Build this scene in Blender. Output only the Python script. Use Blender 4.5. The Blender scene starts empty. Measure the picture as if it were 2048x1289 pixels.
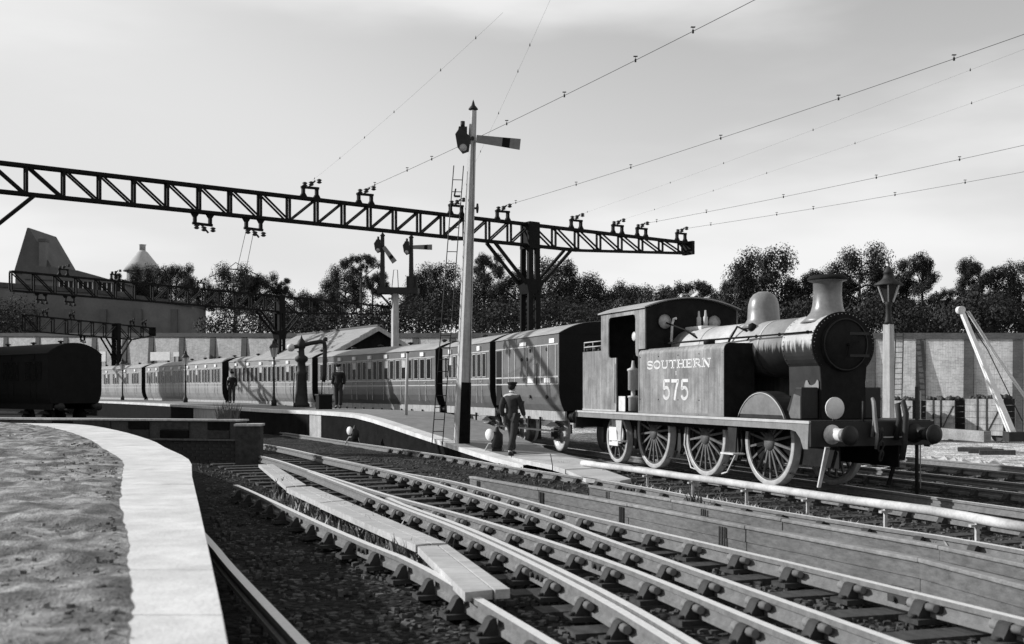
import bpy, bmesh, math, random
from math import sin, cos, pi, sqrt, atan2, radians
from mathutils import Vector, Matrix
random.seed(7)
SC = bpy.context.scene
COL = SC.collection

# ------------------------------------------------------------------ camera
F, HY, EYE = 2150.0, 779.5, 1.82          # focal length and horizon row in photo pixels, eye height in metres
cd = bpy.data.cameras.new('camera'); cam = bpy.data.objects.new('camera', cd); COL.objects.link(cam)
cam.location = (0, 0, EYE); cam.rotation_euler = (pi/2, 0, 0)
cd.sensor_width = 36.0; cd.lens = 36.0*F/2048.0
cd.shift_y = (HY-644.5)/2048.0
cd.dof.use_dof = True; cd.dof.focus_distance = 24.0; cd.dof.aperture_fstop = 2.6
cd.clip_start = 0.1; cd.clip_end = 4000
SC.camera = cam

# ------------------------------------------------------------------ sky, sun, exposure
SUN_TO = Vector((-1.0, 0.22, 0.475)).normalized()
SUN_EL = math.asin(SUN_TO.z)
world = bpy.data.worlds.new('World'); SC.world = world; world.use_nodes = True
nt = world.node_tree; nt.nodes.clear()
def N(t, **k):
    n = nt.nodes.new(t)
    for a, b in k.items(): setattr(n, a, b)
    return n
out = N('ShaderNodeOutputWorld'); bg = N('ShaderNodeBackground')
sky = N('ShaderNodeTexSky'); sky.sky_type = 'NISHITA'; sky.sun_disc = False
sky.sun_elevation = SUN_EL; sky.sun_rotation = atan2(SUN_TO.x, SUN_TO.y)
sky.air_density = 1.0; sky.dust_density = 2.0; sky.ozone_density = 1.0
bw = N('ShaderNodeRGBToBW')
tc = N('ShaderNodeTexCoord'); mp = N('ShaderNodeMapping'); mp.inputs['Scale'].default_value = (1.1, 1.1, 4.2)
mp.inputs['Location'].default_value = (1.35, 0.6, 0.35)
n1 = N('ShaderNodeTexNoise'); n1.inputs['Scale'].default_value = 2.1; n1.inputs['Detail'].default_value = 6; n1.inputs['Roughness'].default_value = 0.45
rp = N('ShaderNodeMapRange'); rp.inputs['From Min'].default_value = 0.42; rp.inputs['From Max'].default_value = 0.72
rp.inputs['To Min'].default_value = 0.0; rp.inputs['To Max'].default_value = 0.8
rp.interpolation_type = 'SMOOTHSTEP'
mx = N('ShaderNodeMix'); mx.data_type = 'FLOAT'
mul = N('ShaderNodeMath', operation='MULTIPLY'); mul.inputs[1].default_value = 0.55
SKY_STRENGTH, SKY_MUL, SKY_FLAT, CLOUD = 0.10, 2.1, 0.0, 9.0
m2 = N('ShaderNodeMath', operation='MULTIPLY_ADD')   # soften the sky's own gradient a little: thin high overcast
m2.inputs[1].default_value = SKY_MUL; m2.inputs[2].default_value = SKY_FLAT
L = nt.links.new
cap = N('ShaderNodeMath', operation='SMOOTH_MIN'); cap.inputs[1].default_value = 7.1; cap.inputs[2].default_value = 1.5   # haze evens out the glare round the sun
L(sky.outputs[0], bw.inputs[0]); L(bw.outputs[0], m2.inputs[0]); L(m2.outputs[0], cap.inputs[0])
L(tc.outputs['Generated'], mp.inputs[0]); L(mp.outputs[0], n1.inputs['Vector']); L(n1.outputs['Fac'], rp.inputs['Value'])
L(rp.outputs[0], mx.inputs[0]); L(cap.outputs[0], mx.inputs[2]); mx.inputs[3].default_value = CLOUD
L(mx.outputs[0], bg.inputs['Color']); bg.inputs['Strength'].default_value = SKY_STRENGTH
L(bg.outputs[0], out.inputs[0])
sd = bpy.data.lights.new('sun', 'SUN'); sd.energy = 5.0; sd.angle = radians(0.55); sd.color = (1, 1, 1)
sun = bpy.data.objects.new('sun', sd); COL.objects.link(sun)
sun.rotation_euler = SUN_TO.to_track_quat('Z', 'Y').to_euler()
vs = SC.view_settings; vs.view_transform = 'Standard'; vs.look = 'None'; vs.exposure = 0.12; vs.gamma = 1.0; vs.use_curve_mapping = False
SC.display_settings.display_device = 'sRGB'

# ------------------------------------------------------------------ helpers
def G(px, py, z):                       # point at height z seen at this place of the photo
    Y = F*(EYE-z)/(py-HY); return Vector(((px-1024)/F*Y, Y, z))
def Q(px, py, Y):                       # point at depth Y seen at this place of the photo
    return Vector(((px-1024)/F*Y, Y, EYE-(py-HY)*Y/F))

MATS = {}
def mat(name, col, var=0.3, scale=3.0, rough=0.75, bump=0.0, streak=0.0, spec=0.3, metal=0.0, world_co=False, stretch=None, stain=0.0, brick=None, soot=None):
    if name in MATS: return MATS[name]
    m = bpy.data.materials.new(name); m.use_nodes = True; t = m.node_tree; b = t.nodes['Principled BSDF']
    def n(ty, **k):
        x = t.nodes.new(ty)
        for a, c in k.items(): setattr(x, a, c)
        return x
    l = t.links.new
    co = n('ShaderNodeTexCoord'); src = co.outputs['Object']
    if world_co:
        geo = n('ShaderNodeNewGeometry'); src = geo.outputs['Position']
    if stretch:
        mpn = n('ShaderNodeMapping'); mpn.inputs['Scale'].default_value = stretch; l(src, mpn.inputs[0]); src2 = mpn.outputs[0]
    else: src2 = src
    a = n('ShaderNodeTexNoise'); a.inputs['Scale'].default_value = scale; a.inputs['Detail'].default_value = 6; a.inputs['Roughness'].default_value = 0.65; l(src2, a.inputs['Vector'])
    c = n('ShaderNodeTexNoise'); c.inputs['Scale'].default_value = scale*9; c.inputs['Detail'].default_value = 4; l(src2, c.inputs['Vector'])
    ad = n('ShaderNodeMath', operation='MULTIPLY_ADD'); l(c.outputs['Fac'], ad.inputs[0]); ad.inputs[1].default_value = 0.45
    l(a.outputs['Fac'], ad.inputs[2])
    mr = n('ShaderNodeMapRange'); mr.inputs['From Min'].default_value = 0.5; mr.inputs['From Max'].default_value = 0.95
    mr.inputs['To Min'].default_value = col*(1-var); mr.inputs['To Max'].default_value = col*(1+var); mr.clamp = True
    l(ad.outputs[0], mr.inputs['Value']); val = mr.outputs[0]
    def times(val, fac):
        q = n('ShaderNodeMath', operation='MULTIPLY'); l(val, q.inputs[0]); l(fac, q.inputs[1]); return q.outputs[0]
    if streak:
        ms = n('ShaderNodeMapping'); ms.inputs['Scale'].default_value = (5.0, 5.0, 0.35); l(src, ms.inputs[0])
        s = n('ShaderNodeTexNoise'); s.inputs['Scale'].default_value = 2.2; s.inputs['Detail'].default_value = 8; s.inputs['Roughness'].default_value = 0.7; l(ms.outputs[0], s.inputs['Vector'])
        r = n('ShaderNodeMapRange'); r.inputs['From Min'].default_value = 0.38; r.inputs['From Max'].default_value = 0.62
        r.inputs['To Min'].default_value = 1-streak; r.inputs['To Max'].default_value = 1.0; l(s.outputs['Fac'], r.inputs['Value'])
        val = times(val, r.outputs[0])
    if stain:
        s = n('ShaderNodeTexNoise'); s.inputs['Scale'].default_value = scale*0.35; s.inputs['Detail'].default_value = 5; l(src, s.inputs['Vector'])
        r = n('ShaderNodeMapRange'); r.inputs['From Min'].default_value = 0.40; r.inputs['From Max'].default_value = 0.60
        r.inputs['To Min'].default_value = 1-stain; r.inputs['To Max'].default_value = 1.0; l(s.outputs['Fac'], r.inputs['Value'])
        val = times(val, r.outputs[0])
    if brick:
        bt = n('ShaderNodeTexBrick'); bt.inputs['Scale'].default_value = brick
        cmb = n('ShaderNodeCombineXYZ'); sp = n('ShaderNodeSeparateXYZ'); l(co.outputs['Object'], sp.inputs[0])
        l(sp.outputs[0], cmb.inputs[0]); l(sp.outputs[2], cmb.inputs[1]); l(cmb.outputs[0], bt.inputs['Vector'])
        bt.inputs['Color1'].default_value = (1, 1, 1, 1); bt.inputs['Color2'].default_value = (.7, .7, .7, 1); bt.inputs['Mortar'].default_value = (1.15, 1.15, 1.15, 1)
        bt.inputs['Brick Width'].default_value = 0.9; bt.inputs['Row Height'].default_value = 0.3; bt.inputs['Mortar Size'].default_value = 0.03
        val = times(val, bt.outputs['Color'])
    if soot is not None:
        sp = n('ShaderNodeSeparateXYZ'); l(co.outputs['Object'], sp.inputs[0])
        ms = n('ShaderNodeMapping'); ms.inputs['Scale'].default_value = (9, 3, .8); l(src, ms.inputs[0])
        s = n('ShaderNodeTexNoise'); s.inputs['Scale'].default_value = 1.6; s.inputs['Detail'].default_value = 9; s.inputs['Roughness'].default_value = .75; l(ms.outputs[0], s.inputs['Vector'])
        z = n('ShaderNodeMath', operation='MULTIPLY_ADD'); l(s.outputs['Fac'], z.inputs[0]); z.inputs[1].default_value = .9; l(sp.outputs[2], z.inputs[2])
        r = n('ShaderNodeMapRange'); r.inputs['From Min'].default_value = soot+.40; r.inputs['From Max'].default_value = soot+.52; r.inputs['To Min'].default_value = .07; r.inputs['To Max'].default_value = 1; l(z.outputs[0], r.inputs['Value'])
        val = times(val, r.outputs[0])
    l(val, b.inputs['Base Color'])
    rr = n('ShaderNodeMapRange'); rr.inputs['To Min'].default_value = max(0.05, rough-0.12); rr.inputs['To Max'].default_value = min(1, rough+0.12)
    l(a.outputs['Fac'], rr.inputs['Value']); l(rr.outputs[0], b.inputs['Roughness'])
    b.inputs['Metallic'].default_value = metal; b.inputs['Specular IOR Level'].default_value = spec
    if bump:
        bp = n('ShaderNodeBump'); bp.inputs['Strength'].default_value = min(1, bump); bp.inputs['Distance'].default_value = 0.03
        l(ad.outputs[0], bp.inputs['Height']); l(bp.outputs[0], b.inputs['Normal'])
    MATS[name] = m; return m

M_black = mat('black_paint', .016, .5, 4, .5, spec=.25)
M_soot = mat('soot', .012, .5, 5, .8, spec=.12)
M_steel = mat('painted_steel', .008, .4, 6, .7, spec=.1)
M_tank = mat('weathered_loco_paint', .30, .30, 2.6, .5, streak=.42, spec=.4, stain=.32)
M_boiler = mat('boiler_cladding', .19, .25, 2.5, .36, stain=.25, spec=.5)
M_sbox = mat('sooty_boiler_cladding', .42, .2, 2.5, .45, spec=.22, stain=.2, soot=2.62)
M_val = mat('valance_paint', .20, .2, 3, .55, streak=.15)
M_wheel = mat('wheel_paint', .10, .35, 6, .6)
M_tyre = mat('tyre_steel', .36, .25, 8, .4, spec=.5)
M_white = mat('white_paint', .72, .12, 5, .6, stain=.1)
M_pale = mat('pale_metal', .55, .25, 5, .5)
M_glass = mat('spectacle_glass', .30, .4, 8, .15, spec=.6)
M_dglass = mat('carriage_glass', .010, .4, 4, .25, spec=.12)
M_coach = mat('coach_paint', .125, .15, 2.0, .4, streak=.14, spec=.4)
M_coach2 = mat('faded_coach_paint', .27, .15, 1.5, .45, streak=.18, spec=.35)
M_bead = mat('beading', .40, .15, 6, .5)
M_arm = mat('signal_arm_paint', .17, .2, 6, .7)
M_roof = mat('canvas_roof', .31, .2, 2.5, .85, stretch=(.6, 6, 1), stain=.2)
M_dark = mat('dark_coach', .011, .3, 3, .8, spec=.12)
M_sole = mat('solebar', .36, .2, 4, .7, streak=.3)
M_railside = mat('rail_rust', .15, .3, 12, .65, stretch=(1, 1, 1))
M_railtop = mat('rail_head', .62, .15, 20, .38, spec=.5)
M_chair = mat('chair_iron', .035, .5, 15, .8)
M_key = mat('chair_key', .16, .3, 20, .8)
M_sleeper = mat('sleeper_timber', .05, .5, 6, .9, bump=.4, stretch=(4, 1, 1))
M_plank = mat('weathered_plank', .135, .4, 3, .8, bump=.25, stretch=(.5, 3, 9), stain=.25)
M_plank2 = mat('pale_plank', .42, .25, 3, .8, bump=.2, stretch=(.7, 4, 4), stain=.15)
M_cap = mat('cap_timber', .24, .35, 3, .85, bump=.2, stretch=(.7, 4, 4), stain=.3)
M_post = mat('white_post', .42, .2, 2.5, .7, streak=.25)
M_coping = mat('white_coping', .62, .14, 5, .85, bump=.3, stain=.16)
M_dirt = mat('dirt', .29, .8, 6.5, .95, bump=1.0, world_co=True, stain=.7)
M_darkbrick = mat('sooty_brick', .035, .6, 8, .9)
M_mortar = mat('sooty_mortar', .055, .4, 20, .95)
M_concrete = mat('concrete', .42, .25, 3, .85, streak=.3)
M_dkface = mat('dark_and_shade_face', .010, .5, 3, .95, spec=.04)  # plain near-black; on the island platform face it stands in for shadow
M_asphalt = mat('platform_asphalt', .19, .25, 3, .9, bump=.2, world_co=True)
M_wall = mat('retaining_brick', .56, .2, 1.2, .9, stain=.12, streak=.25, brick=3.0)
M_butt = mat('buttress_brick', .075, .3, 1, .9, brick=3.0)
M_slate = mat('slate', .27, .15, 1.2, .7, stretch=(.4, 4, 4))
M_leafs = [mat('leaf_%s' % n, c, .5, 1.2, .75, spec=.2) for n, c in (('dark', .018), ('mid', .027), ('pale', .046))]
M_bark = mat('bark', .05, .4, 6, .95, bump=.5)
M_weed = mat('dry_weed', .38, .4, 8, .9)
M_weedd = mat('dark_weed', .08, .4, 8, .9)
M_pipe = mat('whitewashed_pipe', .46, .3, 3, .7, stain=.2)
M_cloth = mat('dark_cloth', .013, .4, 12, .95, bump=.3)
M_cloth2 = mat('grey_cloth', .03, .4, 12, .95, bump=.3)
M_skin = mat('skin', .42, .1, 6, .6)
M_boot = mat('boot_leather', .02, .4, 10, .6)
M_iron = mat('cast_iron', .02, .5, 5, .65)
M_wire = mat('wire', .03, .3, 5, .6)
M_coal = mat('coal', .03, .6, 10, .6)
M_wagon = mat('wagon_boards', .33, .35, 2, .9, streak=.35)
M_letter = mat('letter_paint', .55, .12, 8, .7)
M_farwall = mat('far_wall', .16, .2, .4, .9, stain=.2)
M_farroof = mat('far_roof', .10, .2, .5, .9)
M_stone = mat('ballast_stone', .065, .9, 1.7, .95, world_co=True)

class MB:
    def __init__(s): s.v = []; s.f = []; s.m = []; s.sm = []
    def add(s, vs, fs, mi=0, smooth=False):
        o = len(s.v); s.v += [tuple(v) for v in vs]
        for f in fs: s.f.append([i+o for i in f]); s.m.append(mi); s.sm.append(smooth)
        return s
    def box(s, x0, x1, y0, y1, z0, z1, mi=0):
        v = [(x, y, z) for z in (z0, z1) for y in (y0, y1) for x in (x0, x1)]
        return s.add(v, [(0, 2, 3, 1), (4, 5, 7, 6), (0, 1, 5, 4), (2, 6, 7, 3), (0, 4, 6, 2), (1, 3, 7, 5)], mi)
    def beam(s, a, b, w, h, up=(0, 0, 1), mi=0, w2=None, h2=None):     # box between two points
        a = Vector(a); b = Vector(b); d = (b-a).normalized(); up = Vector(up)
        x = d.cross(up)
        if x.length < 1e-4: x = d.cross(Vector((1, 0, 0)))
        x.normalize(); y = x.cross(d)
        w2 = w if w2 is None else w2; h2 = h if h2 is None else h2
        v = []
        for p, ww, hh in ((a, w, h), (b, w2, h2)):
            for sx, sy in ((-1, -1), (1, -1), (1, 1), (-1, 1)): v.append(p+x*sx*ww/2+y*sy*hh/2)
        return s.add(v, [(3, 2, 1, 0), (4, 5, 6, 7), (0, 1, 5, 4), (1, 2, 6, 5), (2, 3, 7, 6), (3, 0, 4, 7)], mi)
    def cyl(s, a, b, r, r2=None, n=16, mi=0, smooth=True, caps=True):
        a = Vector(a); b = Vector(b); r2 = r if r2 is None else r2; d = (b-a).normalized()
        x = d.orthogonal().normalized(); y = d.cross(x)
        v = [a+(x*cos(2*pi*i/n)+y*sin(2*pi*i/n))*r for i in range(n)]+[b+(x*cos(2*pi*i/n)+y*sin(2*pi*i/n))*r2 for i in range(n)]
        s.add(v, [(i, (i+1) % n, n+(i+1) % n, n+i) for i in range(n)], mi, smooth)
        if caps:
            o = len(s.v)-2*n; s.f += [[o+i for i in reversed(range(n))], [o+n+i for i in range(n)]]; s.m += [mi, mi]; s.sm += [False, False]
        return s
    def tube(s, path, r, n=8, mi=0, closed=False):
        P = [Vector(p) for p in path]; k = len(P); v = []; ref = None
        for i, p in enumerate(P):
            if closed: d = P[(i+1) % k]-P[i-1]
            else: d = P[min(i+1, k-1)]-P[max(i-1, 0)]
            d.normalize()
            if ref is None: ref = d.orthogonal().normalized()
            x = (ref-d*ref.dot(d)).normalized(); ref = x; y = d.cross(x)
            rr = r[i] if isinstance(r, (list, tuple)) else r
            v += [p+(x*cos(2*pi*j/n)+y*sin(2*pi*j/n))*rr for j in range(n)]
        f = []
        for i in range(k if closed else k-1):
            i2 = (i+1) % k
            for j in range(n): f.append((i*n+j, i*n+(j+1) % n, i2*n+(j+1) % n, i2*n+j))
        s.add(v, f, mi, True)
        if not closed:
            o = len(s.v)-k*n; s.f += [[o+j for j in reversed(range(n))], [o+(k-1)*n+j for j in range(n)]]; s.m += [mi, mi]; s.sm += [False, False]
        return s
    def lathe(s, prof, n=24, o=(0, 0, 0), axis='z', mi=0, smooth=True, caps=True):
        v = []
        for r, h in prof:
            for i in range(n):
                c, q = cos(2*pi*i/n)*r, sin(2*pi*i/n)*r
                p = {'z': (c, q, h), 'x': (h, c, q), 'y': (q, h, c)}[axis]; v.append((p[0]+o[0], p[1]+o[1], p[2]+o[2]))
        f = [(i*n+j, i*n+(j+1) % n, (i+1)*n+(j+1) % n, (i+1)*n+j) for i in range(len(prof)-1) for j in range(n)]
        s.add(v, f, mi, smooth)
        b = len(s.v)-len(v)
        for k, rev in ((0, True), (len(prof)-1, False)) if caps else ():
            if prof[k][0] > 1e-4:
                q = [b+k*n+j for j in range(n)]; s.f.append(q[::-1] if rev else q); s.m.append(mi); s.sm.append(False)
        return s
    def prism(s, poly, a0, a1, axis='x', mi=0, smooth=False):   # polygon in the plane across the axis, pulled from a0 to a1
        def P(u, w, a): return {'x': (a, u, w), 'y': (u, a, w), 'z': (u, w, a)}[axis]
        n = len(poly); v = [P(u, w, a0) for u, w in poly]+[P(u, w, a1) for u, w in poly]
        o = len(s.v); s.add(v, [(i, (i+1) % n, n+(i+1) % n, n+i) for i in range(n)], mi, smooth)
        s.f += [[o+i for i in reversed(range(n))], [o+n+i for i in range(n)]]; s.m += [mi, mi]; s.sm += [False, False]
        return s
    def ball(s, c, r, n=10, mi=0, sq=(1, 1, 1)):
        v = []; f = []
        R = n//2
        for i in range(R+1):
            th = pi*i/R
            for j in range(n): v.append((c[0]+r*sq[0]*sin(th)*cos(2*pi*j/n), c[1]+r*sq[1]*sin(th)*sin(2*pi*j/n), c[2]+r*sq[2]*cos(th)))
        for i in range(R):
            for j in range(n): f.append((i*n+j, (i+1)*n+j, (i+1)*n+(j+1) % n, i*n+(j+1) % n))
        return s.add(v, f, mi, True)
    def mesh(s, name, mats):
        me = bpy.data.meshes.new(name); me.from_pydata(s.v, [], s.f)
        for q in (mats if isinstance(mats, (list, tuple)) else [mats]): me.materials.append(q)
        me.polygons.foreach_set('material_index', s.m); me.polygons.foreach_set('use_smooth', s.sm)
        me.update()
        bm = bmesh.new(); bm.from_mesh(me); bmesh.ops.recalc_face_normals(bm, faces=bm.faces); bm.to_mesh(me); bm.free()
        return me
    def build(s, name, mats, parent=None, bevel=0.0):
        o = bpy.data.objects.new(name, s.mesh(name, mats)); COL.objects.link(o)
        if parent: o.parent = parent
        if bevel:
            b = o.modifiers.new('bevel', 'BEVEL'); b.width = bevel; b.segments = 2; b.limit_method = 'ANGLE'
        return o
def empty(name, loc=(0, 0, 0), rz=0.0, label=None, cat=None, group=None):
    o = bpy.data.objects.new(name, None); o.empty_display_size = .3; COL.objects.link(o); o.location = loc; o.rotation_euler = (0, 0, rz)
    return tag(o, label, cat, group)
def tag(o, label=None, cat=None, group=None, kind=None):
    if label: o['label'] = label
    if cat: o['category'] = cat
    if group: o['group'] = group
    if kind: o['kind'] = kind
    return o
def inst(me, name, parent=None, loc=(0, 0, 0), rot=(0, 0, 0), scale=(1, 1, 1)):
    o = bpy.data.objects.new(name, me); COL.objects.link(o); o.location = loc; o.rotation_euler = rot; o.scale = scale
    if parent: o.parent = parent
    return o
def copy_tree(o, parent=None):
    c = o.copy(); COL.objects.link(c); c.parent = parent
    for ch in list(o.children): copy_tree(ch, c)
    return c
def spline(P, step=0.5):                 # smooth curve through points, resampled
    P = [Vector(p) for p in P]; P = [P[0]*2-P[1]]+P+[P[-1]*2-P[-2]]; o = []
    for i in range(1, len(P)-2):
        a, b, c, d = P[i-1:i+3]; n = max(1, int((c-b).length/step))
        for k in range(n):
            t = k/n; o.append(.5*((2*b)+(c-a)*t+(2*a-5*b+4*c-d)*t*t+(3*b-a-3*c+d)*t**3))
    o.append(P[-2]); return o
def along(path, d0, step):               # (point, direction) every step metres
    o = []; need = d0
    for i in range(len(path)-1):
        seg = path[i+1]-path[i]; L_ = seg.length; 
        while need <= L_:
            o.append((path[i]+seg*(need/L_), seg.normalized())); need += step
        need -= L_
    return o
def sstep(t): t = max(0, min(1, t)); return t*t*(3-2*t)
def hash2(x, y): return (sin(x*12.9898+y*78.233)*43758.5453) % 1.0
def vnoise(x, y):
    xi, yi = math.floor(x), math.floor(y); fx, fy = x-xi, y-yi; fx = fx*fx*(3-2*fx); fy = fy*fy*(3-2*fy)
    a, b, c, d = hash2(xi, yi), hash2(xi+1, yi), hash2(xi, yi+1), hash2(xi+1, yi+1)
    return a+(b-a)*fx+(c-a)*fy+(a-b-c+d)*fx*fy

# the loco's track: near rail runs through (4.854, 20.33)
UX, UY = -0.3322, 0.9432
def dist(x, y): return (4.854-x)*0.9432+(20.33-y)*0.3322      # metres to the near side of that rail
def LP(s, o, z=0.0): return Vector((4.854+UX*s+0.9432*o, 20.33+UY*s+0.3322*o, z))
def ground_z(x, y):
    d = dist(x, y)
    z = -0.20+0.275*sstep((d-0.9)/2.8)
    z -= 0.9*sstep((-d-10)/5)
    return z

# ------------------------------------------------------------------ ground
def make_ground():
    def axis(lo, a, b, hi, fine):
        o = []; x = a
        while x <= b: o.append(x); x += fine
        st = fine; x = o[-1]
        while x < hi: st *= 1.22; x += st; o.append(min(x, hi))
        st = fine; x = a; l = []
        while x > lo: st *= 1.22; x -= st; l.append(max(x, lo))
        return l[::-1]+o
    xs = axis(-900, -9, 9, 900, .16); ys = axis(-30, 4, 27, 1800, .18)
    v = []
    for y in ys:
        for x in xs:
            z = ground_z(x, y)
            if abs(x) < 40 and y < 80: z += (vnoise(x*2.3, y*2.3)-.5)*.05+(vnoise(x*7, y*7)-.5)*.025
            v.append((x, y, z))
    n = len(xs); f = [(j*n+i, j*n+i+1, (j+1)*n+i+1, (j+1)*n+i) for j in range(len(ys)-1) for i in range(n-1)]
    b = MB(); b.add(v, f, 0, True)
    m = bpy.data.materials.new('ballast'); m.use_nodes = True; t = m.node_tree; bs = t.nodes['Principled BSDF']; l = t.links.new
    geo = t.nodes.new('ShaderNodeNewGeometry')
    vo = t.nodes.new('ShaderNodeTexVoronoi'); vo.inputs['Scale'].default_value = 16; l(geo.outputs['Position'], vo.inputs['Vector'])
    no = t.nodes.new('ShaderNodeTexNoise'); no.inputs['Scale'].default_value = 1.3; no.inputs['Detail'].default_value = 8; no.inputs['Roughness'].default_value = .7; l(geo.outputs['Position'], no.inputs['Vector'])
    sx = t.nodes.new('ShaderNodeSeparateXYZ'); l(vo.outputs['Color'], sx.inputs[0])
    def MA(op, a, b_=None, c=None):
        q = t.nodes.new('ShaderNodeMath'); q.operation = op
        for i, z in enumerate((a, b_, c)):
            if z is None: continue
            if isinstance(z, (int, float)): q.inputs[i].default_value = z
            else: l(z, q.inputs[i])
        return q.outputs[0]
    dot = t.nodes.new('ShaderNodeVectorMath'); dot.operation = 'DOT_PRODUCT'; l(geo.outputs['Position'], dot.inputs[0]); dot.inputs[1].default_value = (-.9432, -.3322, 0)
    d = MA('ADD', dot.outputs['Value'], 4.854*.9432+20.33*.3322)
    d = MA('ADD', d, MA('MULTIPLY', MA('SUBTRACT', no.outputs['Fac'], .5), 5.0))
    def ramp(val, a, b_, lo, hi):
        q = t.nodes.new('ShaderNodeMapRange'); q.interpolation_type = 'SMOOTHSTEP'; q.inputs['From Min'].default_value = a; q.inputs['From Max'].default_value = b_
        q.inputs['To Min'].default_value = lo; q.inputs['To Max'].default_value = hi; l(val, q.inputs['Value']); return q.outputs[0]
    base = ramp(d, -5.6, -4.6, .42, .026)                 # pale ash yard beyond the loco, sooty ballast in the station
    base = MA('MULTIPLY', base, ramp(d, 6.6, 8.2, 1.0, .55))   # oily cinders in the bay
    st = ramp(sx.outputs[0], 0, 1, .45, 1.7)
    base = MA('MULTIPLY', base, st); base = MA('MULTIPLY', base, ramp(no.outputs['Fac'], .35, .68, .55, 1.5))
    l(base, bs.inputs['Base Color']); bs.inputs['Roughness'].default_value = .95; bs.inputs['Specular IOR Level'].default_value = .1
    bp = t.nodes.new('ShaderNodeBump'); bp.inputs['Distance'].default_value = .04; bp.inputs['Strength'].default_value = .9; bp.invert = True
    l(vo.outputs['Distance'], bp.inputs['Height']); l(bp.outputs[0], bs.inputs['Normal'])
    tag(b.build('ground', m), kind='structure')
make_ground()

def stone(b, x, y, z, e, rn):
    a = rn.random()*6.28; ca, sa = cos(a), sin(a); ex, ey, ez = e*(.8+.7*rn.random()), e*(.6+.5*rn.random()), e*(.5+.5*rn.random()); v = []
    for sz in (-1, 1):
        for sx, sy in ((-1, -1), (1, -1), (1, 1), (-1, 1)):
            k = .7 if sz < 0 else .45+.4*rn.random(); u, w = sx*ex*k*(.7+.5*rn.random()), sy*ey*k*(.7+.5*rn.random()); v.append((x+ca*u-sa*w, y+sa*u+ca*w, z+sz*ez*(.6+.5*rn.random())))
    b.add(v, [(3, 2, 1, 0), (4, 5, 6, 7), (0, 1, 5, 4), (1, 2, 6, 5), (2, 3, 7, 6), (3, 0, 4, 7)])
def loose_stones():
    b = MB(); rnd = random.Random(3)
    base = [(1, 0, 0), (-1, 0, 0), (0, 1, 0), (0, -1, 0), (0, 0, 1), (0, 0, -.6)]
    fs = [(0, 2, 4), (2, 1, 4), (1, 3, 4), (3, 0, 4), (2, 0, 5), (1, 2, 5), (3, 1, 5), (0, 3, 5)]
    for k in range(16000):
        y = 5.5+22*rnd.random()**1.5; x = (rnd.random()*1.06-.42)*y*.52*1.6-.4
        if x < -1.0-.31*(y-4)+.2 or x > .52*y: continue
        z = ground_z(x, y); r = .014+.024*rnd.random()
        a = rnd.random()*6.28; ca, sa = cos(a), sin(a); e = [r*(.6+.8*rnd.random()) for _ in range(3)]
        stone(b, x, y, z+.006, r, rnd)
    tag(b.build('loose_ballast', M_stone), kind='stuff')
loose_stones()

# ------------------------------------------------------------------ track
RP = [(-.035, .145), (.035, .145), (.035, .105), (.010, .092), (.010, .050), (.034, .036), (.034, 0), (-.034, 0), (-.034, .036), (-.010, .050), (-.010, .092), (-.035, .105)]
def rail_mesh(b, path):
    v = []; k = len(path); n = len(RP)
    for i, p in enumerate(path):
        d = path[min(i+1, k-1)]-path[max(i-1, 0)]; d.z = 0; d.normalize(); x = Vector((d.y, -d.x, 0))
        v += [p+x*u+Vector((0, 0, w-.145)) for u, w in RP]
    o = len(b.v)
    for p in v: b.v.append(tuple(p))
    for i in range(k-1):
        for j in range(n):
            b.f.append([o+i*n+j, o+i*n+(j+1) % n, o+(i+1)*n+(j+1) % n, o+(i+1)*n+j]); b.m.append(1 if j == 0 else 0); b.sm.append(False)
    b.f.append([o+j for j in range(n)]); b.m.append(0); b.sm.append(False)
    b.f.append([o+(k-1)*n+j for j in range(n)]); b.m.append(0); b.sm.append(False)
def chair_mesh():
    b = MB(); b.box(-.10, .10, -.19, .19, -.185, -.147)
    for s in (-1, 1):
        b.prism([(s*.036, -.147), (s*.150, -.147), (s*.140, -.118), (s*.118, -.085), (s*.098, -.045), (s*.076, -.028), (s*.050, -.030), (s*.042, -.075)], -.055, .055, 'x')
    b.cyl((-.125, -.064, -.066), (.14, -.060, -.066), .036, .032, n=8, mi=1)
    b.cyl((.02, -.165, -.147), (.02, -.165, -.12), .022, n=6); b.cyl((-.02, .165, -.147), (-.02, .165, -.12), .022, n=6)
    return b.mesh('chair', [M_chair, M_key])
CHAIR = chair_mesh()
SLEEP = MB().box(-1.3, 1.3, -.125, .125, -.30, -.187).mesh('sleeper', M_sleeper)
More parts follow.
